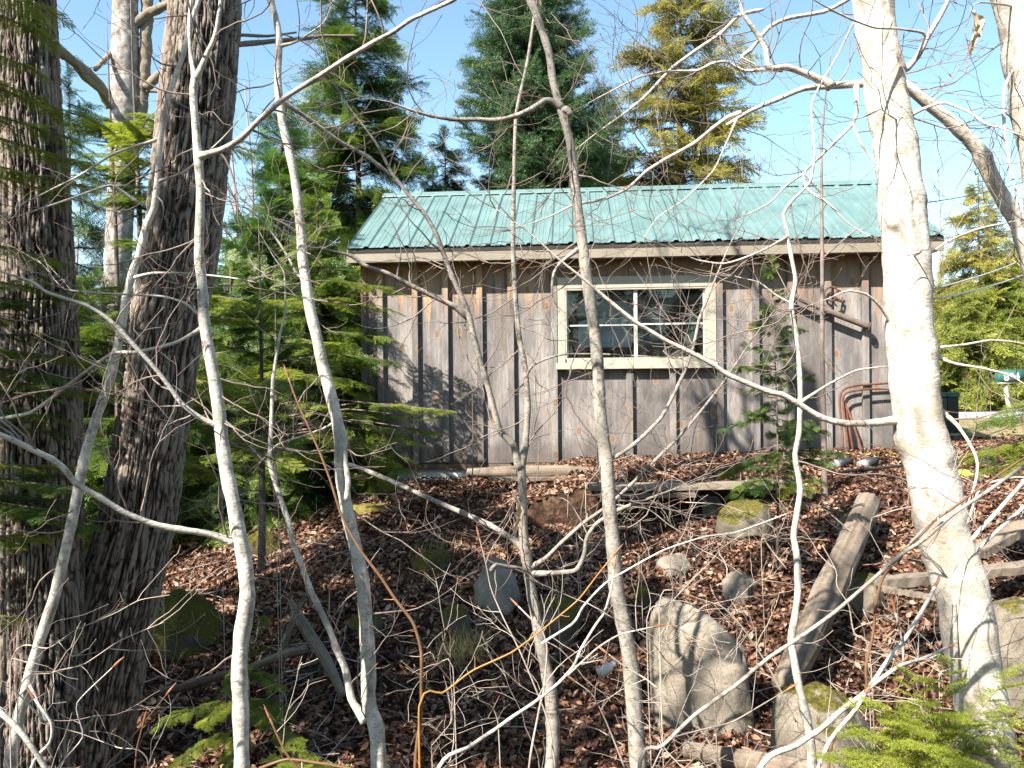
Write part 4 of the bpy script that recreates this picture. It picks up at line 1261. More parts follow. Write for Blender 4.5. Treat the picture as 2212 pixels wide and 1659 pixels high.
S7 = [(1760, 330), (1750, 393), (1709, 436), (1692, 463), (1702, 506), (1709, 553), (1719, 606), (1709, 660), (1719, 720), (1726, 786), (1729, 853), (1726, 936), (1717, 986), (1729, 1053), (1722, 1106), (1714, 1156), (1722, 1206), (1724, 1273), (1716, 1340), (1709, 1373), (1712, 1406), (1726, 1483), (1742, 1549), (1752, 1606), (1756, 1680)]
sapling('beech_sapling', 'slender pale zigzag sapling in front of the wall right of the window', 'sapling', S7, 2.9, (5, 8, 10, 12, 14, 16, 20), 'bark_beech',
        [([(1703, 510), (1650, 540), (1600, 560), (1560, 570), (1500, 560), (1450, 530)], 2.8, 5, 3),
         ([(1719, 660), (1680, 640), (1640, 610), (1600, 600), (1560, 590)], 2.9, 4, 2),
         ([(1727, 870), (1790, 830), (1850, 800), (1920, 790)], 2.9, 6, 4)], g=16, up=.8, per_m=6)
S8 = [(1795, 120), (1782, 220), (1774, 333), (1776, 553), (1776, 753), (1779, 886), (1781, 1036)]
sapling('maple_sapling', 'straight thin brown sapling standing on the bank before the slanting pipe', 'sapling', S8, 6.9, (2, 4, 6, 9, 11, 13), 'twig', [([(1774, 560), (1820, 520), (1880, 470)], 6.9, 4, 2), ([(1776, 420), (1740, 380), (1700, 340)], 6.9, 4, 2)], g=17, up=1.5, per_m=3, twm='twig')

# the big pale trunk
S10 = [(1885, 0), (1892, 75), (1908, 147), (1912, 208), (1929, 283), (1938, 333), (1943, 383), (1945, 450), (1953, 500), (1958, 553), (1959, 600), (1962, 690), (1970, 760), (1977, 850), (1988, 936), (2005, 986), (2020, 1053), (2030, 1110), (2045, 1180), (2070, 1250), (2088, 1325), (2100, 1406), (2114, 1490), (2127, 1575), (2141, 1680)]
W10 = (80, 84, 88, 90, 96, 100, 102, 105, 108, 106, 106)
sapling('beech_tree', 'thick cream white trunk with dark knots standing right of the window', 'tree', S10, 2.45, W10, 'bark_white',
        [([(1915, 170), (1959, 147), (1982, 123), (2002, 83), (2026, 43), (2049, 0), (2065, -60)], 2.35, 14, 9),
         ([(1982, 123), (2000, 80), (1992, 70), (1939, 62), (1889, 60), (1842, 43), (1799, 23), (1759, 0), (1720, -30)], 2.1, 6, 4),
         ([(1950, 262), (1983, 240), (2030, 222), (2040, 221), (2090, 240), (2130, 268), (2160, 275), (2200, 290), (2240, 300)], 2.2, 7, 4),
         ([(1960, 268), (1930, 255), (1902, 236)], 2.3, 5, 2),
         ([(1945, 906), (1892, 913), (1826, 915), (1776, 903), (1726, 873), (1692, 853), (1659, 846), (1573, 810), (1539, 786), (1489, 760), (1439, 736), (1406, 716), (1373, 696), (1323, 656), (1273, 613), (1223, 573), (1199, 553), (1140, 500), (1070, 450)], 2.2, 15, 5),
         ([(1935, 715), (1900, 660), (1870, 635), (1830, 628), (1790, 645), (1750, 660)], 2.3, 7, 3),
         ([(1990, 560), (2050, 520), (2110, 495), (2180, 480), (2240, 470)], 2.5, 5, 3),
         ([(2015, 752), (2080, 745), (2140, 735), (2200, 740), (2260, 760)], 2.5, 5, 4),
         ([(2020, 770), (2060, 785), (2120, 795), (2180, 810), (2230, 840)], 2.4, 6, 4),
         ([(2030, 885), (2065, 915), (2090, 950), (2108, 985), (2112, 1010), (2105, 1050), (2085, 1100)], 2.3, 8, 5)],
        g=18, up=2.2, per_m=2.2, relief=.05, knots=70, sides=48, group='pale trunks on the right')
# the leaning tree behind it
S12 = [(1570, 270), (1620, 240), (1690, 210), (1740, 190), (1795, 186), (1868, 180), (1946, 180), (1976, 200), (2026, 240), (2076, 283), (2116, 327), (2142, 383), (2169, 433), (2199, 483), (2225, 560), (2250, 700), (2265, 900)]
sapling('beech_tree', 'leaning pale tree arching left from the right edge, behind the cream trunk', 'tree', S12, 3.6, (7, 10, 14, 20, 26, 30, 34, 36, 38), 'bark_white',
        [([(1795, 184), (1750, 163), (1700, 145), (1662, 148), (1655, 110), (1640, 80), (1605, 30), (1598, 0), (1590, -60)], 3.3, 17, 7),
         ([(1690, 150), (1655, 150), (1606, 153), (1569, 133), (1539, 137), (1506, 153), (1456, 153), (1423, 157), (1379, 167), (1339, 187), (1289, 213), (1239, 240)], 3.4, 8, 3),
         ([(1600, 245), (1573, 253), (1539, 277), (1499, 310), (1439, 343), (1396, 370), (1356, 407), (1306, 430), (1239, 443), (1189, 467), (1106, 497)], 3.3, 9, 4),
         ([(1640, 148), (1600, 125), (1620, 110), (1660, 60), (1700, 40), (1780, 25), (1830, 0), (1860, -30)], 3.5, 9, 9),
         ([(1650, 20), (1599, 32), (1556, 73), (1506, 107), (1456, 143), (1423, 177), (1389, 213), (1346, 247), (1313, 270), (1276, 297), (1243, 323)], 3.5, 9, 4),
         ([(1850, 186), (1852, 240), (1840, 270), (1800, 310), (1770, 340), (1735, 375), (1745, 410), (1790, 440), (1830, 480), (1860, 500), (1900, 520)], 3.3, 8, 4),
         ([(1740, 372), (1700, 400), (1660, 440), (1600, 470)], 3.3, 5, 3),
         ([(1842, 265), (1860, 310), (1885, 345), (1898, 385)], 3.4, 6, 4),
         ([(1592, 256), (1560, 330), (1540, 370), (1480, 430), (1420, 470), (1380, 530)], 3.3, 4, 2)], g=19, per_m=4.5, dtop=3.4, relief=.06, sides=18, group='pale trunks on the right')
S11 = [(2196, 0), (2212, 83), (2225, 150), (2235, 217), (2250, 300), (2262, 383), (2290, 600), (2320, 1000), (2340, 1500)]
sapling('beech_tree', 'white trunk cut off by the upper right edge of the picture', 'tree', S11, 2.5, (88, 92, 96, 100), 'bark_white', [([(2228, 130), (2190, 148), (2170, 190), (2168, 240), (2172, 300), (2190, 400), (2205, 460)], 2.4, 7, 6), ([(2200, 290), (2160, 272), (2130, 268)], 2.4, 5, 3),
        ([(2210, 20), (2170, 10), (2120, 5), (2100, 12), (2098, 24)], 2.3, 5, 3)], g=20, up=2, per_m=1.5, knots=20, sides=40, group='pale trunks on the right', leaf=(2101, 26, 2.3, .125, .022))

# long shrub stems low on the right and left
def shrub(name, label, paths, mat, g, buds=True, twig_per=5, tw=(.1, .3), group='thin shrub stems in the ditch', twm='twig_pale'):
    q = np.random.default_rng(g)
    p0 = paths[0][0][0]; base = U(p0[0], p0[1], paths[0][1]); zz = G(base[0], base[1])
    t = empty(name, (base[0], base[1], zz), label, 'shrub', group)
    cmb = MB(); bmb = MB()
    for i, (pts, d0, d1, w0, w1) in enumerate(paths):
        m = len(pts); k = np.linspace(0, 1, m)
        P = [U(x, y, d0 + (d1 - d0) * a) for (x, y), a in zip(pts, k)]; r = [(w0 + (w1 - w0) * a) / 2 * (d0 + (d1 - d0) * a) / F for a in k]
        zb_ = zz if i == 0 else G(P[0][0], P[0][1])
        if (i == 0 or name == 'twig_tangle') and P[0][2] > zb_ + .03:
            P.insert(0, np.array([P[0][0] + .02, P[0][1] - .02, zb_ - .05])); r.insert(0, r[0] * 1.1); m += 1
        Ps, s = smoothpath(P, step=.02); rs = np.interp(s, range(m), r)
        mb = MB(); mb.tube(Ps, rs, 8, tint=.9); mb.build('stem', M[mat], t)
        twigs_on(cmb, Ps, rs, q, twig_per, tw, 1, bmb)
        if buds:
            e = Ps[-1]; dd = Ps[-1] - Ps[-3]; dd /= np.linalg.norm(dd)
            bmb.tube(np.array([e - dd * .004, e + dd * .01, e + dd * .03, e + dd * .045]), [.002, .0042, .003, .0004], 6, cap=False)
    if cmb.n: cmb.build('crown', M[twm], t)
    if bmb.n: tag(bmb.build('buds', M['bud'], t), kind='stuff')


shrub('shrub_stem', 'brown arching shoot with orange tip left of the ditch middle', [([(896, 1680), (910, 1540), (910, 1473), (910, 1406), (893, 1346), (853, 1293), (820, 1243), (786, 1199), (753, 1146), (733, 1100), (713, 1036), (693, 983), (670, 930), (640, 863), (623, 816)], 2.4, 2.5, 8, 4)], 'shoot', 31, twig_per=1.5, tw=(.03, .08), twm='shoot_orange')
shrub('shrub_stem', 'bright orange shoot slanting up across the forked sapling', [([(905, 1530), (960, 1495), (1020, 1449), (1106, 1409), (1173, 1359), (1249, 1296), (1293, 1239), (1326, 1199)], 2.4, 2.4, 5, 3)], 'shoot_orange', 32, twig_per=2, tw=(.02, .06), twm='shoot_orange')
shrub('shrub_stem', 'grey rod crossing low in front of the tall boulder and the cream trunk', [([(1380, 1659), (1432, 1611), (1500, 1545), (1590, 1480), (1659, 1422), (1726, 1378), (1800, 1325), (1870, 1265), (1950, 1195), (1996, 1166), (2060, 1110), (2150, 1050), (2260, 970)], 2.1, 2.0, 9, 8),
      ([(1940, 1215), (1960, 1180), (1999, 1140), (2030, 1110)], 2.05, 2.0, 6, 5)], 'bark_grey', 33, twig_per=2, buds=False)
shrub('shrub_stem', 'pale forked stem rising from the lower edge to the cream trunk', [([(1630, 1690), (1726, 1606), (1772, 1576), (1819, 1533), (1872, 1493), (1919, 1426), (1959, 1373), (1992, 1319), (2019, 1269)], 2.0, 2.3, 13, 8),
      ([(1872, 1489), (1942, 1439), (1992, 1423), (2046, 1399)], 2.1, 2.3, 9, 6), ([(1951, 1433), (1950, 1390), (1934, 1323)], 2.2, 2.2, 5, 4), ([(1760, 1680), (1792, 1600), (1850, 1530), (1868, 1500)], 2.0, 2.05, 9, 8)], 'bark_beech', 34, twig_per=2.5)
shrub('shrub_stem', 'thin brown winding stem in front of the sunny leaves at right', [([(1790, 1640), (1846, 1540), (1872, 1489), (1870, 1440), (1886, 1370), (1892, 1306), (1906, 1249), (1952, 1189), (1992, 1153), (2020, 1123), (2046, 1106), (2110, 1060), (2180, 1010), (2260, 960)], 2.1, 2.1, 7, 5)], 'shoot', 35, twig_per=4)
shrub('shrub_stem', 'pale stem rising from the lower edge toward the middle saplings', [([(940, 1680), (1020, 1609), (1073, 1573), (1106, 1549), (1156, 1516), (1206, 1476), (1239, 1439), (1256, 1400), (1289, 1346), (1306, 1323), (1320, 1273), (1326, 1230)], 2.3, 2.5, 9, 4),
      ([(1170, 1390), (1239, 1346), (1260, 1310), (1310, 1258), (1430, 1190), (1520, 1160), (1590, 1150), (1700, 1110)], 2.6, 3.0, 6, 3), ([(1225, 1460), (1290, 1400), (1340, 1370), (1412, 1354)], 2.4, 2.4, 5, 3)], 'bark_beech', 36, twig_per=6)
shrub('shrub_stem', 'thin crooked twigs standing in the shaded ditch middle', [([(1140, 1690), (1165, 1530), (1175, 1490), (1182, 1400), (1170, 1360), (1140, 1330), (1120, 1310)], 2.7, 2.8, 5, 3), ([(1200, 1660), (1185, 1560), (1150, 1470), (1120, 1400), (1085, 1330), (1060, 1270), (1050, 1220), (1035, 1160)], 2.9, 3.0, 4, 2)], 'twig_pale', 37, twig_per=7)
shrub('shrub_stem', 'pale crooked twigs in front of the tall boulder foot', [([(1560, 1690), (1530, 1600), (1480, 1540), (1400, 1470), (1350, 1440), (1310, 1410)], 2.4, 2.5, 5, 3), ([(1400, 1680), (1440, 1600), (1500, 1580), (1580, 1560), (1650, 1520), (1700, 1490)], 2.4, 2.4, 4, 2), ([(1350, 1660), (1310, 1560), (1280, 1500), (1240, 1470)], 2.5, 2.5, 4, 2), ([(1720, 1560), (1660, 1440), (1600, 1350), (1560, 1310), (1500, 1290)], 2.6, 2.6, 4, 2)], 'twig_pale', 38, twig_per=7)
shrub('shrub_stem', 'thin pale twigs at the lower left corner before the furrowed trunk', [([(60, 1690), (110, 1600), (110, 1560), (75, 1510)], 2.3, 2.3, 7, 5), ([(100, 1690), (140, 1640), (180, 1590), (165, 1520), (245, 1440)], 2.4, 2.4, 4, 2), ([(-20, 1520), (40, 1575), (80, 1630), (110, 1680)], 2.1, 2.1, 12, 11)], 'bark_beech', 39, twig_per=5)
shrub('shrub_stem', 'fine twigs beside the root at lower left middle', [([(220, 1690), (260, 1625), (320, 1550), (360, 1500)], 2.5, 2.6, 4, 2), ([(660, 1680), (620, 1630), (600, 1590), (583, 1552)], 2.3, 2.3, 6, 5), ([(560, 1660), (620, 1640), (700, 1650), (780, 1665)], 2.3, 2.3, 7, 5), ([(290, 1690), (295, 1620), (310, 1560)], 2.5, 2.5, 4, 3)], 'shoot', 40, twig_per=5)
shrub('shrub_stem', 'pale branch tangle at the right edge above the planks', [([(2060, 1230), (2100, 1165), (2150, 1110), (2212, 1040), (2270, 980)], 2.4, 2.4, 10, 8), ([(2110, 1190), (2150, 1150), (2230, 1080)], 2.4, 2.4, 8, 7), ([(2090, 1130), (2120, 1050), (2200, 1030), (2260, 1040)], 2.3, 2.3, 5, 4)], 'bark_beech', 41, twig_per=6)
shrub('shrub_stem', 'tangle of fine dead twigs under the terrace board', [([(1500, 1180), (1440, 1130), (1400, 1100), (1330, 1090)], 5.5, 5.8, 3, 2), ([(1700, 1160), (1640, 1120), (1560, 1090), (1480, 1085)], 5.6, 5.8, 3, 2), ([(1840, 1150), (1780, 1100), (1720, 1080)], 5.6, 5.8, 3, 2), ([(1700, 1230), (1660, 1180), (1640, 1140)], 5.4, 5.5, 3, 2), ([(1880, 1120), (1940, 1100), (2000, 1090)], 5.8, 5.8, 3, 2)], 'twig_pale', 42, twig_per=12, tw=(.1, .4))
shrub('shrub_stem', 'dark fine twigs behind the straight brown sapling', [([(1600, 1010), (1640, 990), (1700, 940), (1760, 930)], 7.2, 7.2, 2, 1), ([(1490, 1010), (1500, 930), (1530, 860)], 7.6, 7.6, 2, 1), ([(1160, 1040), (1165, 960), (1160, 900)], 7.6, 7.6, 3, 1), ([(1020, 1060), (1022, 950), (1020, 850)], 7.8, 7.8, 3, 1), ([(1290, 1080), (1292, 1000), (1290, 950)], 7.0, 7.0, 3, 2)], 'twig', 43, twig_per=6, buds=False)


tq = np.random.default_rng(900)
for (x0, x1, y0, y1, d0, d1, n_, lab) in [(1400, 2000, 1150, 1600, 2.4, 3.6, 16, 'tangle of hair thin pale twigs before the leaning log'), (1900, 2212, 1050, 1500, 2.6, 3.8, 12, 'tangle of thin twigs around the foot of the cream trunk'), (1150, 1750, 1020, 1250, 4.5, 6.4, 16, 'tangle of thin twigs over the upper bank'), (600, 1150, 1250, 1659, 2.6, 3.8, 12, 'tangle of thin twigs in the shaded ditch at left'), (0, 420, 1000, 1659, 2.6, 3.4, 10, 'tangle of thin twigs before the furrowed trunks'), (350, 800, 880, 1250, 4.4, 6.4, 14, 'dead thin branches under the hemlocks at left')]:
    ps = []
    for _ in range(int(n_ * .4)):
        xa = tq.uniform(x0, x1); ya = tq.uniform(y0 + .4 * (y1 - y0), y1); dd_ = tq.uniform(d0, d1); sg = tq.choice([-1, 1])
        L_ = tq.uniform(.25, .6) * (y1 - y0) * 1.2; aa = tq.uniform(.3, 1.3)
        pp = [(xa + sg * L_ * t * math.cos(aa) + tq.normal(0, 9), ya - L_ * t * math.sin(aa) + tq.normal(0, 9)) for t in np.linspace(0, 1, 6)]
        ps.append((pp, dd_, dd_ + tq.uniform(-.3, .3), 3.0 * 2.6 / dd_, 1.4 * 2.6 / dd_))
    shrub('twig_tangle', lab, ps, 'twig_pale', int(tq.integers(1, 9999)), twig_per=9, tw=(.08, .35), buds=False, group='tangles of thin bare twigs')

# two great furrowed trunks and the birch between them
def bigtrunk(name, label, L, Rr, d, mat, g, kind, H=4.2, extra=(), crown=True, limbs=()):
    q = np.random.default_rng(g)
    ys = [p[0] for p in L]
    cen = [(a + b) / 2 for (_, a, b) in L]; w = [b - a for (_, a, b) in L]
    P = [U(c, y, d) for c, y in zip(cen, ys)]; r = [x / 2 * d / F for x in w]
    e = P[-1]; sl = (P[-1] - P[-2]); sl /= np.linalg.norm(sl)
    z = G(e[0], e[1])
    if e[2] > z - .1:
        k = (e[2] - z + .15) / max(.3, -sl[2]); P.append(e + sl * k); r.append(r[-1] * 1.18)
    v = P[0] - P[1]; v /= np.linalg.norm(v); a0 = P[0].copy()
    for k in range(1, 6):
        P.insert(0, a0 + v * H * k / 5 + np.array([q.normal(0, .05), q.normal(0, .05), 0])); r.insert(0, r[0] * .9)
    t = empty(name, tuple(P[-1]), label, 'tree', 'big trunks on the left')
    Ps, s = smoothpath(P, step=.011); rs = np.interp(s, range(len(P)), r)
    tin = []
    sides = 340 if kind == 'rough' else 72
    def disp(th, L_, rr):
        wv = .35 * fbm(np.stack([np.cos(th), np.sin(th), L_ * 1.6], -1), 3, g)
        if kind == 'rough':
            ph = th + wv * .35
            A = fbm(np.stack([np.cos(ph) * 11.5, np.sin(ph) * 11.5, L_ * 5.5 + 5], -1), 2, g)
            B = fbm(np.stack([np.cos(ph) * 19, np.sin(ph) * 19, L_ * 11], -1), 3, g + 2)
            ridge = 1 - np.clip(np.abs(A * 1.0 + B * .5) * 3.6, 0, 1)      # thin dark furrows
            cr_ = 1 - np.clip(np.abs(vnoise(np.stack([np.cos(th) * 8, np.sin(th) * 8, L_ * 20], -1), g + 7)) * 5, 0, 1)
            h = 1 - np.maximum(ridge, cr_ * .75) ** 1.2
            h = h * .72 + .28 * np.clip(B * 1.2 + .5, 0, 1)
            tin.append(np.clip(h, 0, 1).ravel())
            return (h - .75) * .024 + rr * .05 * wv
        h = fbm(np.stack([np.cos(th) * 3, np.sin(th) * 3, L_ * 14], -1), 3, g)
        tin.append(np.clip(h * .5 + .5, 0, 1).ravel())
        return h * .006 + rr * .06 * wv
    mb = MB(); mb.tube(Ps, rs, sides, disp=disp); mb.tint[-1] = np.r_[tin[0], .3, .3]
    mb.build('trunk', M[mat], t)
    for (pts, d1, w0, w1) in limbs:
        m = len(pts); k = np.linspace(0, 1, m)
        LP = [U(x, y, d + (d1 - d) * a) for (x, y), a in zip(pts, k)]; lr = [(w0 + (w1 - w0) * a) / 2 * d / F for a in k]
        L2, s2 = smoothpath(LP, step=.02); mb = MB()
        mb.tube(L2, np.interp(s2, range(m), lr), 14, disp=lambda th, l, rr: rr * .4 * fbm(np.stack([np.cos(th) * 2, np.sin(th) * 2, l * 16], -1), 4, g)); mb.build('branch', M['bark_limb'], t)
    # bare crown above the frame
    cmb = MB()
    ks = np.linspace(3, int(len(Ps) * (H / 5.5) * .55) + 4, 9).astype(int)
    for i in ks:
        a = q.uniform(0, 6.28)
        grow(cmb, Ps[i], (math.cos(a), math.sin(a), q.uniform(.2, .8)), q.uniform(1.4, 2.6), rs[i] * .28, 2, q, .1, .02, .5, 1.6, sides=6, seg=.15, rmin=.003)
    cmb.build('crown', M['twig'], t)
    return t


M['bark_limb'] = m_bark_rough('bark_limb', (.06, .045, .03), (.2, .16, .12), (.34, .3, .22))
bigtrunk('maple_tree', 'thick dark furrowed trunk at the left edge of the picture', [(0, -8, 113), (200, -8, 122), (433, -4, 143), (700, -2, 158), (863, 2, 166), (1106, 5, 170), (1400, 5, 172), (1700, -2, 182)], None, 4.0, 'bark_dark', 61, 'rough', limbs=[([(100, 88), (128, 112), (158, 132), (182, 165), (212, 192), (240, 232)], 5.4, 26, 13)])
bigtrunk('maple_tree', 'thick furrowed trunk leaning right, second from the left edge', [(0, 370, 517), (180, 352, 506), (333, 336, 492), (553, 315, 467), (686, 289, 437), (886, 262, 407), (1106, 226, 377), (1306, 168, 335), (1506, 112, 298), (1620, 88, 275)], None, 4.25, 'bark_dark', 62, 'rough', limbs=[([(500, 98), (560, 92), (640, 85), (700, 78), (770, 78)], 4.6, 13, 6), ([(505, 75), (580, 78), (640, 70)], 4.5, 8, 4)])
bigtrunk('birch_tree', 'white barked birch with forked top between the two furrowed trunks', [(0, 246, 296), (230, 240, 300), (400, 236, 290), (553, 228, 282), (700, 226, 276), (900, 222, 275), (1100, 218, 275)], None, 9.2, 'bark_paper', 63, 'smooth', H=1.2, limbs=[([(262, 330), (300, 260), (312, 150), (316, 60), (318, 0), (322, -80)], 9.3, 26, 24),
    ([(242, 230), (215, 185), (180, 150), (150, 125), (125, 105)], 8.6, 24, 18), ([(246, 108), (225, 130), (205, 150)], 8.7, 12, 9), ([(315, 190), (345, 160), (370, 145), (400, 130)], 9.2, 20, 10), ([(280, 60), (320, 30), (370, 5), (420, -20)], 9.2, 24, 12), ([(318, 195), (340, 197), (356, 204)], 9.2, 9, 6)])


# ------------------------------------------------------------------ conifers
def frond(kind, seed, fine):
    """flat spray, 1 long along x"""
    r = np.random.default_rng(seed)
    V = []; T = []
    wood = []
    def needle(p, d, L, w, up):
        s = np.cross(d, up); s /= np.linalg.norm(s) + 1e-9
        i = len(V); V.extend([p - s * w / 2, p + s * w / 2, p + d * L]); T.append([i, i + 1, i + 2])
    if kind == 'flat':
        sp, nl, nw, ns = (.022, .058, .022, 12) if fine else (.05, .10, .032, 8)
    elif kind == 'scale':
        sp, nl, nw, ns = (.03, .05, .022, 9) if fine else (.05, .085, .036, 9)
    else:
        sp, nl, nw, ns = (.03, .075, .018, 9) if fine else (.05, .10, .024, 7)
    droop = r.uniform(.08, .22)
    ax = lambda t: np.array([t, .03 * math.sin(t * 6 + seed), -droop * t * t])
    twl = [(ax(0), ax(1), np.array([1., 0, 0]), 1.0, True)]
    tws = []
    for k in range(ns):
        t = .08 + .86 * k / ns + r.uniform(-.02, .02)
        for sg in (-1, 1):
            L = (.16 + .40 * (1 - t)) * r.uniform(.65, 1.15) * (1 if t > .15 else .7)
            a = r.uniform(.75, 1.05)
            d = np.array([math.cos(a), sg * math.sin(a), r.uniform(-.2, .08) if kind != 'brush' else r.uniform(-.05, .25)]); d /= np.linalg.norm(d)
            tws.append((ax(t), d, L))
    def run(p0, d, L, curve):
        m = max(2, int(L / sp))
        for i in range(m):
            s = (i + .5) / m * L
            p = p0 + d * s + np.array([0, 0, -curve * s * s])
            u = np.array([0, 0, 1.])
            side = np.cross(d, u); side /= np.linalg.norm(side) + 1e-9
            if kind == 'flat':
                for sg in (-1, 1):
                    nd = side * sg + d * .45 + np.array([0, 0, r.uniform(-.25, .25)]); nd /= np.linalg.norm(nd)
                    needle(p, nd, nl * r.uniform(.7, 1.1), nw, u + r.normal(0, .2, 3))
            elif kind == 'scale':
                for sg in (-1, 1):
                    nd = d + side * sg * r.uniform(.3, .8) + np.array([0, 0, r.uniform(-.3, .2)]); nd /= np.linalg.norm(nd)
                    needle(p, nd, nl * r.uniform(.7, 1.3), nw, r.normal(0, 1, 3))
            else:
                for q in range(3):
                    a = q * 2.094 + i * 1.3
                    nd = d * .55 + math.cos(a) * side + math.sin(a) * u * .8 + np.array([0, 0, .15]); nd /= np.linalg.norm(nd)
                    needle(p, nd, nl * r.uniform(.7, 1.1), nw, r.normal(0, 1, 3))
    run(ax(0), np.array([1, 0, -droop * .6]) / np.linalg.norm([1, 0, droop * .6]), .98, droop * .3)
    for p, d, L in tws:
        run(p, d, L, .35)
    # woody parts as slim triangles
    WV = []; WT = []
    def wtri(a, b, w):
        dd = b - a; s = np.cross(dd, [0, 0, 1.]); s /= np.linalg.norm(s) + 1e-9
        i = len(WV); WV.extend([a - s * w, a + s * w, b]); WT.append([i, i + 1, i + 2])
    for k in range(4): wtri(ax(k / 4), ax(min(1, (k + 1.3) / 4)), .008 * (1 - k / 5))
    for p, d, L in tws: wtri(p, p + d * L * .9 + np.array([0, 0, -.35 * (L * .9) ** 2]), .004)
    return (np.array(V), np.array(T)), (np.array(WV), np.array(WT))


FR = {}
for kd in ('flat', 'scale', 'brush'):
    for fn in (0, 1):
        FR[kd, fn] = [frond(kd, 50 + k, fn) for k in range(5)]


def place(mb, kind, fine, O, D, sc, tint, g, roll=.3, wmb=None, upv=None):
    O = np.array(O); D = np.array(D); D /= np.linalg.norm(D, axis=1)[:, None]
    n = len(O); sc = np.array(sc)
    up = np.tile([0, 0, 1.], (n, 1)) + g.normal(0, roll, (n, 3)) if upv is None else upv
    Y = np.cross(up, D); Y /= np.linalg.norm(Y, axis=1)[:, None] + 1e-9
    Z = np.cross(D, Y)
    ks = g.integers(0, 5, n)
    for k in range(5):
        m = ks == k
        if not m.any(): continue
        scatter(mb, FR[kind, fine][k][0], O[m], D[m], Y[m], Z[m], sc[m], np.array(tint)[m], 0)
        if wmb is not None: scatter(wmb, FR[kind, fine][k][1], O[m], D[m], Y[m], Z[m], sc[m], np.full(m.sum(), .5), 0)


def conifer(name, label, px, ztop, d, prof, nb, mat, kind, g, fl=.42, fine=0, elev=(.1, -.25), zlow=.3, dens=1.0, group=None, base=None, trunk_r=.09, sag=.25, dead=0, cat='tree', gap=.0, bark='bark_conifer', lean=0, tint0=.5):
    """prof: (height fraction from the top, branch length) pairs; branches carry flat sprays"""
    q = np.random.default_rng(g)
    if base is None:
        b = U(px, 830, d); base = np.array([b[0], b[1], G(b[0], b[1])])
    base = np.array(base, float)
    H = ztop - base[2]
    t = empty(name, tuple(base), label, cat, group)
    n = 14; zz = np.linspace(-.1, H, n)
    TP = base + np.stack([lean * (zz / H) ** 1.5 * H * .1 + .02 * np.sin(zz * 1.7), .02 * np.cos(zz * 1.3), zz], -1)
    mb = MB(); mb.tube(TP, trunk_r * (1.03 - zz / H).clip(.06), 9); mb.build('trunk', M[bark], t)
    fmb = MB(); wmb = MB()
    O = []; D = []; Sc = []; Ti = []
    pf = np.array(prof)
    nb = int(nb * 1.3)
    for k in range(nb):
        f = 1 - (k + q.random()) / nb * (1 - zlow / H) if True else 0
        f = 1 - f                                      # from the top, 0..1
        f = f ** .85
        z = H * (1 - f)
        if z < zlow: continue
        L = np.interp(f, pf[:, 0], pf[:, 1]) * q.uniform(.5, 1.15)
        if q.random() < gap: L *= .35
        az = q.uniform(0, 6.283)
        el = elev[0] + (elev[1] - elev[0]) * f + q.normal(0, .26)
        dr = np.array([math.cos(az) * math.cos(el), math.sin(az) * math.cos(el), math.sin(el)])
        o = base + np.array([np.interp(z, zz, TP[:, 0] - base[0]), 0, z])
        m = max(4, int(L / .12)); s = np.linspace(0, L, m)
        wob = q.normal(0, .02, 2)
        BP = o + s[:, None] * dr + np.stack([wob[0] * s, wob[1] * s, -sag * s * s / max(L, .3)], -1)
        wmb.tube(BP, np.maximum(.0012, min(trunk_r * .3, .012 + .006 * L) * (1 - s / L * .9)), 4, cap=False)
        if q.random() < dead: continue
        bt = q.normal(tint0, .13)
        hw = np.array([-dr[1], dr[0], 0]); hw /= np.linalg.norm(hw)
        nf = max(3, int(L / fl * 5.5 * dens))
        for i in range(nf):
            u = .12 + .88 * (i + .5) / nf
            j = min(m - 2, int(u * (m - 1))); p = BP[j] + (BP[j + 1] - BP[j]) * (u * (m - 1) - j)
            T = BP[j + 1] - BP[j]; T /= np.linalg.norm(T)
            sg = 1 if i % 2 else -1
            a = q.uniform(.5, 1.1) * (1 - .5 * u)
            if i == nf - 1: a = 0
            dv = T * math.cos(a) + hw * sg * math.sin(a) + np.array([0, 0, q.normal(-.08, .28)])
            O.append(p); D.append(dv); Sc.append(fl * q.uniform(.6, 1.15) * (.75 + .45 * min(1, L))); Ti.append(np.clip(bt + q.normal(0, .16) + .35 * (u - .6), 0, 1))
    # leader
    for k in range(4): O.append(TP[-1] - [0, 0, .12 * k]); D.append([q.normal(0, .25), q.normal(0, .25), 1]); Sc.append(fl * .7); Ti.append(.6)
    place(fmb, kind, fine, O, D, Sc, Ti, q, roll=.8, wmb=wmb if fine else None)
    fmb.build('crown', M[mat], t, smooth=False)
    wmb.build('branches', M[bark], t)
    return t


BG = 'evergreens behind the shed'
conifer('spruce_tree', 'tall dark blue green spruce behind the middle of the roof', 1150, 9.3, 14, [(0, .15), (.25, .85), (.5, 1.45), (.8, 1.8), (1, 1.7)], 300, 'needle_spruce', 'brush', 71, fl=.34, elev=(.5, .0), zlow=2.2, dens=1.25, group=BG, sag=-.08)
conifer('cedar_tree', 'tall olive green cedar with open crown behind the right of the roof', 1475, 9.6, 16, [(0, .3), (.2, .95), (.45, 1.5), (.7, 2.0), (1, 1.9)], 150, 'needle_cedar', 'scale', 72, fl=.42, elev=(.35, -.1), zlow=2.4, dens=1.0, group=BG, gap=.25, trunk_r=.13, sag=.12)
conifer('cedar_tree', 'shorter yellow olive cedar between the spruce and the open cedar', 1312, 6.6, 15.5, [(0, .1), (.3, .55), (.6, .95), (1, 1.1)], 110, 'needle_cedar', 'scale', 73, fl=.36, elev=(.4, 0), zlow=1.8, group=BG, gap=.15, sag=.05)
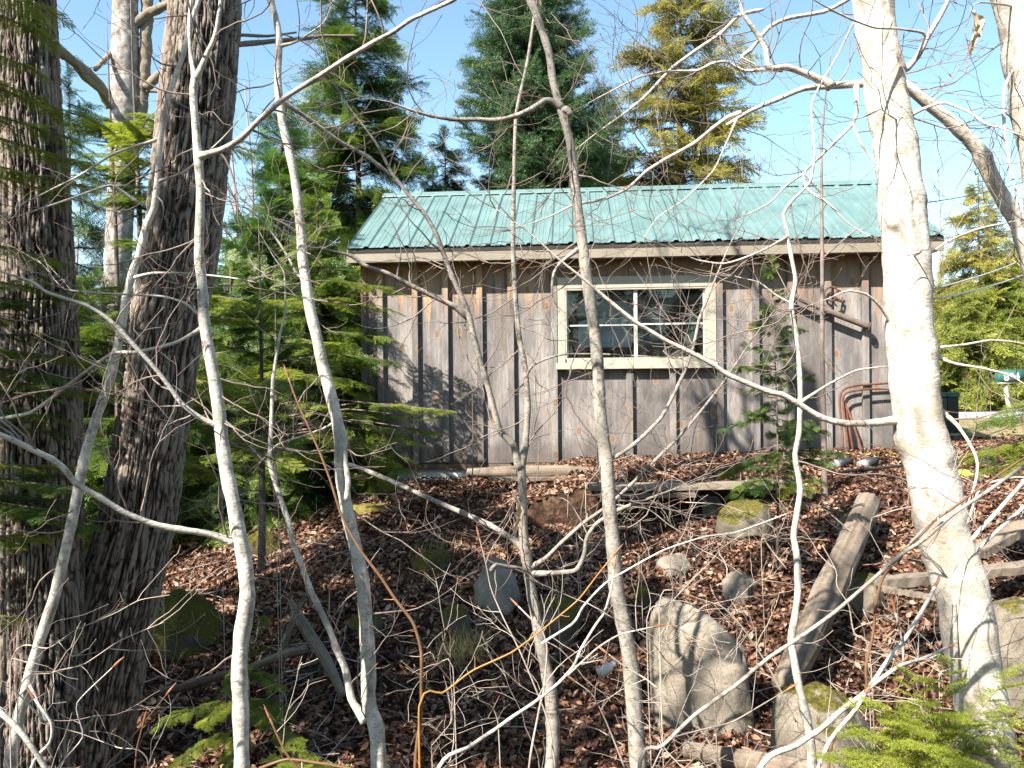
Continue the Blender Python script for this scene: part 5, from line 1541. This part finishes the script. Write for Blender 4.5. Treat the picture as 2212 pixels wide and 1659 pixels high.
conifer('hemlock_tree', 'tall dark hemlock rising left of the spruce behind the roof corner', 775, 8.4, 13.5, [(0, .25), (.2, .75), (.45, 1.2), (.7, 1.5), (1, 1.5)], 170, 'needle_hemlock', 'flat', 74, fl=.44, elev=(.3, -.15), zlow=1.2, dens=1.15, group=BG, gap=.15, sag=.2, tint0=.3)
conifer('hemlock_tree', 'low hemlock just left of the spruce foot above the roof', 965, 5.5, 15, [(0, .1), (.3, .7), (.6, 1.3), (1, 1.5)], 90, 'needle_hemlock', 'flat', 75, fl=.42, zlow=2.4, group=BG, tint0=.3, elev=(.2, -.1))
conifer('hemlock_tree', 'low dark hemlock right of the spruce foot above the roof', 1270, 4.9, 13.6, [(0, .1), (.3, .8), (.6, 1.3), (1, 1.5)], 80, 'needle_fir', 'flat', 76, fl=.42, zlow=2.2, group=BG, tint0=.4, elev=(.2, -.1))
conifer('fir_tree', 'bright green fir standing left of the shed', 610, 4.4, 10.2, [(0, .08), (.2, .4), (.5, .85), (.8, 1.15), (1, 1.1)], 170, 'needle_fir', 'flat', 77, fl=.34, zlow=.1, dens=1.35, group=BG, elev=(.4, .0), sag=.05, tint0=.6)
conifer('hemlock_tree', 'shaggy hemlock touching the left corner of the shed wall', 692, 3.0, 9.1, [(0, .1), (.3, .55), (.6, .85), (1, .9)], 130, 'needle_hemlock', 'flat', 78, fl=.3, zlow=.2, dens=1.2, group=BG, tint0=.6, elev=(.1, -.1), gap=.15)
conifer('hemlock_tree', 'dark hemlock in the gap right of the second furrowed trunk', 505, 2.2, 8.6, [(0, .2), (.4, .7), (1, .95)], 80, 'needle_hemlock', 'flat', 79, fl=.34, zlow=.1, group=BG, tint0=.35)
LG = 'hemlocks behind the furrowed trunks'
conifer('hemlock_tree', 'shaded hemlock behind the birch foot', 230, 2.0, 8.0, [(0, .2), (.4, .85), (1, 1.1)], 90, 'needle_hemlock', 'flat', 80, fl=.36, zlow=.1, group=LG, tint0=.3)
conifer('hemlock_tree', 'thin dark hemlock seen through the gap left of the birch', 150, 4.6, 9.5, [(0, .2), (.4, .8), (1, 1.1)], 60, 'needle_spruce', 'flat', 81, fl=.4, zlow=.2, group=LG, gap=.3)
conifer('hemlock_tree', 'broad shaded hemlock far behind the furrowed trunks', 60, 3.4, 11, [(0, .2), (.4, 1.0), (1, 1.6)], 80, 'needle_hemlock', 'flat', 82, fl=.45, zlow=.1, group=LG, tint0=.3)
conifer('hemlock_tree', 'hemlock far behind between birch and second furrowed trunk', 330, 2.6, 11.5, [(0, .2), (.4, 1.0), (1, 1.5)], 70, 'needle_hemlock', 'flat', 83, fl=.45, zlow=.1, group=LG, tint0=.4)
RG = 'evergreens beyond the road'
for k, (px, zt_, d, w, m, lab) in enumerate([
    (2118, 7.3, 26, 1.6, 'needle_cedar', 'tall olive cedar beyond the road right of the cream trunk'),
    (2030, 4.0, 27, 1.6, 'needle_olive', 'yellow green hemlock beyond the road beside the cream trunk'),
    (2095, 3.6, 24.5, 1.7, 'needle_olive', 'low yellow green hemlock beyond the road left of the mailbox'),
    (2165, 4.4, 25, 1.8, 'needle_bright', 'bushy green hemlock beyond the road behind the mailbox'),
    (2235, 5.0, 26, 1.8, 'needle_olive', 'hemlock beyond the road at the right edge'),
    (2060, 4.6, 30, 2.0, 'needle_olive', 'hazy yellow green hemlock farthest beyond the road beside the cream trunk'),
    (2195, 6.2, 31, 2.1, 'needle_olive', 'tall hazy yellow green hemlock farthest beyond the road above the mailbox'),
    (2270, 6.6, 29, 1.9, 'needle_cedar', 'taller cedar beyond the road cut by the right edge')]):
    conifer('hemlock_tree' if k else 'cedar_tree', lab, px, zt_, d, [(0, .15), (.3, w * .55), (.7, w * 1.1), (1, w * 1.25)], 190, m, 'scale', 90 + k, fl=.5, zlow=.15, dens=.85, group=RG, tint0=.6, elev=(.2, -.05))

# young fir in front of the wall
conifer('fir_sapling', 'small thin green fir sapling before the wall right of the window', 0, 1.72, 5.6, [(0, .05), (.2, .18), (.5, .36), (.75, .42), (1, .2)], 80, 'needle_hemlock', 'flat', 101, fl=.095, fine=1, zlow=.8, base=(U(1677, 1235, 5.6)[0], 5.6, G(U(1677, 1235, 5.6)[0], 5.6)), trunk_r=.013, elev=(.35, -.05), sag=.2, dens=1.0, cat='sapling', gap=.3, tint0=.3)


def sprays(name, label, trunk, specs, mat, g, group=None, cat='tree', tr=.05, H=5.5, crown=None, kind='flat'):
    """a hemlock standing at trunk (x,y); specs: picture boxes its branches reach into: (x,y,d,dirx,diry,len,n)"""
    q = np.random.default_rng(g)
    b = np.array([trunk[0], trunk[1], G(*trunk)])
    t = empty(name, tuple(b), label, cat, group)
    mb = MB(); zz = np.linspace(-.1, H, 10); mb.tube(b + np.stack([.03 * np.sin(zz), .02 * np.cos(zz * 2), zz], -1), tr * (1.04 - zz / H), 12); mb.build('trunk', M['bark_conifer'], t)
    fmb = MB(); wmb = MB(); O = []; D = []; Sc = []; Ti = []
    for (x, y, d, L, fl, tn, elv) in specs:
        tip = U(x, y, d)
        root = np.array([b[0], b[1], min(max(tip[2] - elv, b[2] + .04), b[2] + H * .97)])
        v = tip - root; LL = np.linalg.norm(v); mid = root + v * .5 + np.array([0, 0, .06 * LL])
        BP, _ = smoothpath([root, mid, tip], step=.05); n = len(BP); s = np.linspace(0, 1, n)
        wmb.tube(BP, (.0022 + .006 * LL * (1 - s)) * min(1, tr / .04), 5, cap=False)
        L *= 1.1; fl *= 1.1
        nf = max(4, int(L / fl * (5.2 if kind == 'flat' else 4)))
        for i in range(nf):
            u = 1 - (L / LL) * (1 - (i + .5) / nf) if LL > L else (i + .5) / nf
            j = int(np.clip(u * (n - 1), 0, n - 2)); p = BP[j] + (BP[j + 1] - BP[j]) * (u * (n - 1) - j)
            T = BP[j + 1] - BP[j]; T /= np.linalg.norm(T)
            hw = np.cross(T, [0, 0, 1.]); hw /= np.linalg.norm(hw)
            sg = 1 if i % 2 else -1; a = q.uniform(.5, 1.0) * (1 if i < nf - 1 else 0)
            O.append(p); D.append(T * math.cos(a) + hw * sg * math.sin(a) + [0, 0, q.normal(-.12, .12)]); Sc.append(fl * q.uniform(.6, 1.1)); Ti.append(np.clip(q.normal(tn, .15), 0, 1))
    if crown:
        z0, z1, rad, nb, fl = crown
        for k in range(nb):
            z = q.uniform(z0, z1); az = q.uniform(0, 6.28); L = rad * (1 - .65 * (z - z0) / (z1 - z0)) * q.uniform(.7, 1.1)
            dr = np.array([math.cos(az), math.sin(az), -.1]); o = b + [0, 0, z - b[2]]
            # keep the growth that would hang into the picture out of it
            e = o + dr * L
            if e[1] > .3 and abs(e[0]) / e[1] < .70 and abs(e[2] - CAMZ) / e[1] < .52: continue
            BP = o + np.linspace(0, L, 8)[:, None] * dr
            wmb.tube(BP, np.linspace(.012, .003, 8), 4, cap=False)
            hw = np.array([-dr[1], dr[0], 0]); nf = max(3, int(L / fl * 4))
            for i in range(nf):
                u = .2 + .8 * (i + .5) / nf; a = q.uniform(.5, 1.0) * (1 - .4 * u); sg = 1 if i % 2 else -1
                O.append(o + dr * L * u); D.append(dr * math.cos(a) + hw * sg * math.sin(a)); Sc.append(fl * q.uniform(.7, 1.1)); Ti.append(q.uniform(.2, .7))
    place(fmb, kind, 1, O, D, Sc, Ti, q, roll=.18, wmb=wmb)
    fmb.build('crown', M[mat], t, smooth=False); wmb.build('branches', M['bark_conifer'], t)
    return t


NG = 'near hemlocks with sprays across the trunks'
sprays('hemlock_tree', 'near hemlock whose sprays hang in front of the leftmost trunk', (-2.75, 2.45), [
    (110, 25, 3.3, 0.45, 0.136, 0.95, .05), (105, 75, 3.3, 0.36, 0.116, 0.85, .0), (60, 145, 3.4, 0.32, 0.109, 0.75, 0), (70, 205, 3.3, 0.27, 0.095, 0.98, .0),
    (205, 260, 3.5, 0.45, 0.122, 0.85, .05), (150, 300, 3.4, 0.45, 0.122, 0.75, .0), (160, 400, 3.4, 0.54, 0.122, 0.95, .05), (195, 355, 3.5, 0.45, 0.116, 0.98, .05), (150, 425, 3.4, 0.45, 0.122, 0.85, 0),
    (120, 560, 3.5, 0.45, 0.116, 0.65, 0), (170, 640, 3.6, 0.54, 0.122, 0.60, .05), (215, 780, 3.6, 0.63, 0.129, 0.60, .05), (120, 900, 3.5, 0.45, 0.122, 0.55, 0), (230, 850, 3.7, 0.54, 0.122, 0.60, 0),
    (170, 1010, 3.6, 0.54, 0.122, 0.65, 0), (150, 1150, 3.5, 0.54, 0.122, 0.70, .05), (40, 1330, 3.3, 0.36, 0.109, 0.65, 0), (60, 1100, 3.4, 0.36, 0.109, 0.55, 0), (30, 760, 3.4, 0.36, 0.109, 0.55, 0)],
    'needle_bright', 110, NG, tr=.07, H=4.4, crown=(1.7, 4.3, .75, 60, .32))
sprays('hemlock_tree', 'unseen hemlock added beyond the left edge to shade the bank', (-4.5, 2.9), [(-160, 500, 3.6, .5, .3, .4, 0)], 'needle_hemlock', 118, NG, tr=.07, H=4.8, crown=(2.0, 4.7, .7, 60, .32))  # out of view, added so its crown shades the left bank
sprays('hemlock_tree', 'near hemlock with yellow green sprays before the birch and second furrowed trunk', (-2.62, 5.6), [
    (330, 245, 5.0, .7, .24, .7, .0), (300, 290, 4.9, .7, .24, .6, .0), (240, 330, 5.0, .6, .22, .65, 0), (430, 250, 4.9, .6, .22, .65, 0), (500, 300, 4.9, .6, .24, .5, 0), (400, 330, 4.9, .5, .22, .7, 0),
    (440, 230, 4.8, .5, .22, .75, 0), (270, 420, 5.2, .6, .24, .3, 0), (300, 520, 5.2, .6, .25, .25, 0), (420, 640, 4.8, .5, .22, .7, 0), (380, 650, 4.6, .5, .22, .7, 0), (560, 650, 4.9, .6, .24, .55, 0), (600, 700, 5.0, .6, .24, .45, 0),
    (480, 840, 4.6, .6, .22, .65, 0), (330, 835, 4.6, .6, .22, .6, 0), (560, 850, 4.9, .7, .24, .6, 0), (420, 880, 4.7, .6, .22, .5, 0), (600, 950, 5.0, .7, .24, .45, 0), (350, 1000, 4.8, .6, .22, .4, 0), (450, 1020, 4.9, .6, .22, .55, 0), (250, 620, 5.2, .6, .24, .3, 0), (230, 700, 5.4, .6, .24, .3, 0)],
    'needle_bright', 111, NG, tr=.045, H=4.6)
sprays('hemlock_tree', 'hemlock reaching bright sprays in front of the left end of the wall', (-2.45, 8.2), [
    (968, 886, 7.5, .6, .17, .85, .1), (925, 905, 7.4, .4, .14, .8, .05), (945, 935, 7.5, .35, .13, .7, .0), (900, 955, 7.4, .4, .16, .65, -.05), (860, 930, 7.5, .4, .14, .5, 0), (885, 1015, 7.4, .4, .16, .7, -.1), (835, 985, 7.4, .4, .15, .5, -.1), (870, 880, 7.5, .35, .14, .6, .05), (800, 900, 7.5, .5, .17, .5, .05), (830, 620, 8.3, .6, .3, .4, 0), (820, 660, 8.3, .6, .3, .45, 0), (840, 730, 8.3, .6, .3, .3, 0), (850, 780, 8.2, .6, .3, .3, 0),
    (640, 650, 7.6, .7, .3, .6, 0), (700, 740, 7.6, .6, .3, .55, 0), (620, 800, 7.7, .7, .3, .5, 0), (560, 900, 7.5, .8, .3, .4, 0), (700, 880, 7.5, .6, .3, .6, 0), (760, 820, 7.8, .6, .3, .4, 0), (600, 1000, 7.4, .8, .3, .45, 0), (480, 980, 7.4, .8, .3, .4, 0), (780, 950, 7.6, .6, .3, .4, 0)],
    'needle_bright', 112, 'hemlocks by the shed corner', tr=.04, H=2.6)
sprays('hemlock_seedling', 'low green hemlock seedling on the ditch floor at lower left', (-1.45, 4.3), [
    (560, 1340, 4.1, .3, 0.084, .6, .08), (500, 1480, 4.0, .35, 0.091, .5, .0), (440, 1560, 4.0, .35, 0.091, .7, 0), (560, 1560, 4.0, .35, 0.091, .6, 0), (620, 1540, 4.1, .35, 0.091, .4, 0), (390, 1640, 3.9, .3, 0.091, .4, 0), (500, 1640, 3.9, .3, 0.091, .5, 0), (350, 1560, 4.0, .3, 0.091, .4, 0), (640, 1600, 4.0, .3, 0.084, .5, 0), (600, 1480, 4.1, .3, 0.084, .4, 0), (560, 1400, 4.2, .3, 0.084, .35, .05)],
    'needle_bright', 113, 'small evergreens in the ditch', 'seedling', tr=.01, H=.55)
sprays('fir_seedling', 'bright fir seedling with feathery tips at the lower edge', (-.78, 3.55), [
    (650, 1620, 3.4, .15, .1, .7, .05), (680, 1640, 3.4, .15, .1, .6, 0), (590, 1640, 3.4, .15, .1, .7, 0), (720, 1650, 3.4, .15, .1, .6, 0), (630, 1655, 3.3, .15, .1, .7, 0)], 'needle_bright', 114, 'small evergreens in the ditch', 'seedling', tr=.008, H=.3, kind='brush')
sprays('fir_sapling', 'yellow green young fir in the lower right corner before the cream trunk', (1.2, 2.25), [
    (1850, 1580, 2.0, .3, 0.086, .95, .05), (1900, 1520, 2.0, .3, 0.086, .9, .05), (1960, 1460, 2.1, .25, 0.079, .8, .08), (2040, 1440, 2.1, .25, 0.079, .8, .1), (1800, 1640, 1.95, .3, 0.086, .95, 0), (1880, 1640, 1.95, .3, 0.086, .95, 0), (1980, 1600, 1.9, .3, 0.086, .9, 0), (2060, 1640, 1.9, .3, 0.086, .7, 0), (2180, 1460, 2.3, .25, 0.079, .7, .1), (2212, 1520, 2.3, .25, 0.086, .6, 0), (2200, 1600, 2.3, .25, 0.086, .6, 0), (1940, 1560, 1.95, .3, 0.086, .9, 0), (2010, 1520, 2.0, .3, 0.086, .8, 0), (2100, 1560, 2.5, .3, 0.086, .6, 0)],
    'needle_bright', 115, 'small evergreens in the ditch', 'sapling', tr=.012, H=.75, kind='brush')
sprays('hemlock_tree', 'hemlock beyond the right edge holding green sprays above the planks', (3.9, 5.6), [
    (2075, 985, 5.4, .5, .2, .6, .05), (2130, 975, 5.3, .5, .2, .55, 0), (2180, 960, 5.3, .5, .2, .7, 0), (2140, 1010, 5.2, .5, .2, .5, 0), (2212, 1000, 5.2, .5, .2, .6, 0), (2190, 880, 5.4, .4, .2, .4, 0), (2130, 910, 5.4, .3, .18, .2, 0)],
    'needle_bright', 116, None, tr=.06, H=5.0, crown=(1.8, 5.2, 1.1, 26, .34))
sprays('hemlock_seedling', 'tiny green hemlock seedling at the foot of the straight brown sapling', (U(1730, 1060, 6.9)[0], 6.9), [
    (1690, 1050, 6.8, .2, 0.098, .7, .0), (1720, 1045, 6.8, .2, 0.098, .8, 0), (1760, 1040, 6.8, .2, 0.098, .6, 0), (1750, 1055, 6.7, .2, 0.098, .6, 0), (1700, 1060, 6.7, .2, 0.098, .6, 0)], 'needle_bright', 117, 'small evergreens in the ditch', 'seedling', tr=.008, H=.25)

hq = np.random.default_rng(44)
def cloud(boxes, n, tn, fl):
    out = []
    for (x0, x1, y0, y1, d) in boxes:
        for _ in range(n): out.append((hq.uniform(x0, x1), hq.uniform(y0, y1), d + hq.uniform(-.25, .25), .45 * hq.uniform(.7, 1.2), fl, tn + hq.normal(0, .12), hq.uniform(-.03, .12)))
    return out
sprays('hemlock_tree', 'feathery hemlock filling the gap between the two furrowed trunks', (U(250, 900, 5.9)[0], 5.9), cloud([(170, 330, 560, 1120, 5.6), (190, 420, 230, 460, 5.6)], 15, .4, .17), 'needle_hemlock', 120, NG, tr=.035, H=4.6)
sprays('hemlock_tree', 'feathery hemlock with low boughs between pale saplings and shed', (U(560, 900, 6.9)[0], 6.9), cloud([(450, 720, 620, 1010, 6.6), (420, 640, 820, 1090, 6.0)], 22, .5, .19), 'needle_hemlock', 121, NG, tr=.035, H=3.2)
sprays('hemlock_tree', 'shaded feathery hemlock low before the leftmost trunk', (-2.9, 3.4), cloud([(0, 200, 560, 1150, 3.5)], 20, .35, .12), 'needle_hemlock', 122, NG, tr=.03, H=2.2)

# ------------------------------------------------------------------ far bare trees
BARE = [(110, 6.5, 19, 'grey bare tree in the gap beside the leftmost trunk'), (175, 7.5, 24, 'pale bare tree seen left of the birch'), (330, 8.5, 22, 'bare tree right behind the birch top'), (540, 8.5, 20, 'bare tree in the sky right of the second furrowed trunk'), (640, 9.5, 24, 'tall thin bare tree behind the fir'), (920, 8.0, 26, 'faint bare tree in the gap left of the spruce'),
        (1345, 8.8, 20, 'pale bare tree between spruce and open cedar'), (1400, 7.0, 24, 'small bare tree left of the open cedar trunk'), (1640, 7.2, 22, 'bare tree right of the open cedar'), (2030, 9.5, 29, 'white stemmed bare tree beyond the road'), (2150, 8.5, 30, 'bare tree behind the far olive cedar'), (505, 6.5, 16, 'thin bare tree behind the pale sapling')]
for k, (px, zt_, d, lab) in enumerate(BARE):
    q = np.random.default_rng(200 + k)
    b = U(px, 830, d); b[2] = G(b[0], b[1]) - .05
    t = empty('bare_tree', tuple(b), lab, 'tree', 'bare trees far behind')
    H = zt_ - b[2]; zz = np.linspace(0, H, 16)
    TP = b + np.stack([.1 * np.sin(zz * .8 + k), .05 * np.cos(zz), zz], -1)
    rr = np.linspace(.075, .012, 16)
    mb = MB(); mb.tube(TP, rr, 7); mb.build('trunk', M['bark_paper' if k in (1, 9, 6) else 'twig_far'], t)
    cmb = MB()
    for i in range(20):
        f = q.uniform(.22, .98); j = int(f * 15); a = q.uniform(0, 6.28)
        grow(cmb, TP[j], (math.cos(a), math.sin(a), q.uniform(.6, 1.6)), H * .28 * (1.15 - f) * q.uniform(.7, 1.3), rr[j] * .5, 2, q, .1, .04, .55, 2.6, (.4, .8), 4, .22, rmin=.004)
    cmb.build('crown', M['twig_far'], t)

# trees of the wood behind the camera, on the sunny side: they cast the dapples
for k, (x, y, H) in enumerate([(-4.6, -.6, 12), (-8.7, -4.4, 13), (-5.7, 3.3, 8), (-3.2, -2.5, 12), (-9, 4, 12)]):
    q = np.random.default_rng(300 + k)
    b = np.array([x, y, G(x, y) - .05])
    t = empty('maple_tree', tuple(b), ['bare maple left of the camera', 'bare maple far behind the camera on the left', 'short bare maple outside the left edge', 'bare maple behind the camera', 'bare maple beyond the left edge'][k], 'tree', 'bare maples around the camera')
    zz = np.linspace(0, H, 16); TP = b + np.stack([.15 * np.sin(zz * .5 + k), .1 * np.cos(zz * .6), zz], -1); rr = np.linspace(.13, .03, 16)
    mb = MB(); mb.tube(TP, rr, 12); mb.build('trunk', M['bark_dark'], t)
    cmb = MB()
    for i in range(16):
        f = q.uniform(.35, .98); j = int(f * 15); a = q.uniform(0, 6.28)
        grow(cmb, TP[j], (math.cos(a), math.sin(a), q.uniform(.3, 1.1)), H * .26 * (1.2 - f) * q.uniform(.7, 1.3), rr[j] * .5, 2, q, .1, .04, .55, 1.8, (.4, .9), 5, .25, rmin=.005)
    cmb.build('crown', M['twig'], t)

# dry grass tufts on the bank and verge
mb = MB(); q = np.random.default_rng(5)
for (x, y, n, s, h) in [(U(935, 1150, 7)[0], 6.9, 120, .12, .14), (U(990, 1370, 5.2)[0], 5.3, 140, .1, .2), (U(1010, 1330, 5.3)[0], 5.35, 100, .08, .2)] + [(q.uniform(5, 14), q.uniform(10.5, 16.5), 60, .5, .08) for _ in range(160)]:
    for _ in range(n):
        px_, py_ = x + q.normal(0, s), y + q.normal(0, s); z = G(px_, py_) if y < 10 else 0.06
        a = q.uniform(0, 6.28); L = h * q.uniform(.5, 1.2); dx, dy = math.cos(a) * L * .5, math.sin(a) * L * .5; w = .0022 if y < 10 else .006
        mb.add([[px_ - w, py_, z], [px_ + w, py_, z], [px_ + dx, py_ + dy, z + L]], tris=[[0, 1, 2]], tint=q.random())
tag(mb.build('dry_grass', m_leafy('dry_grass', (.16, .15, .05), (.50, .42, .2), .3), smooth=False), kind='stuff')

for k, (x, y, H) in enumerate([(-9, -9, 8.5), (-5.5, -11, 9), (-2.5, -9.5, 8.5), (.5, -10, 9), (3.5, -9, 9), (7, -10, 9), (11, -8, 9), (-12, -6, 8), (14, -3, 9)]):
    conifer('hemlock_tree', ['first', 'second', 'third', 'fourth', 'fifth', 'sixth', 'seventh', 'eighth', 'ninth'][k] + ' hemlock of the wood behind the camera', 0, H, 0, [(0, .2), (.4, 1.2), (1, 2.4)], 70, 'needle_hemlock', 'flat', 400 + k, fl=.7, zlow=.2, base=(x, y, G(x, y)), dens=.8, group='hemlocks behind the camera', tint0=.3)

# sticks lying in the leaves
mb = MB(); q = np.random.default_rng(77)
for _ in range(620):
    y = q.uniform(3.2, 8.6); x = q.uniform(-.68, .72) * y
    a = q.uniform(0, 6.28); L = q.uniform(.08, .5); n = 6
    t_ = np.linspace(-.5, .5, n); off = np.cumsum(q.normal(0, .012, n))
    X = x + np.cos(a) * t_ * L - np.sin(a) * off; Y = y + np.sin(a) * t_ * L + np.cos(a) * off
    if Y.max() > 8.7: continue
    Z = gz(X, Y) + .035 + np.linspace(0, q.uniform(-.02, .09), n)
    mb.tube(np.stack([X, Y, Z], -1), q.uniform(.0015, .006) * np.linspace(1, .4, n), 5, cap=False)
tag(mb.build('fallen_sticks', M['twig_pale']), kind='stuff')
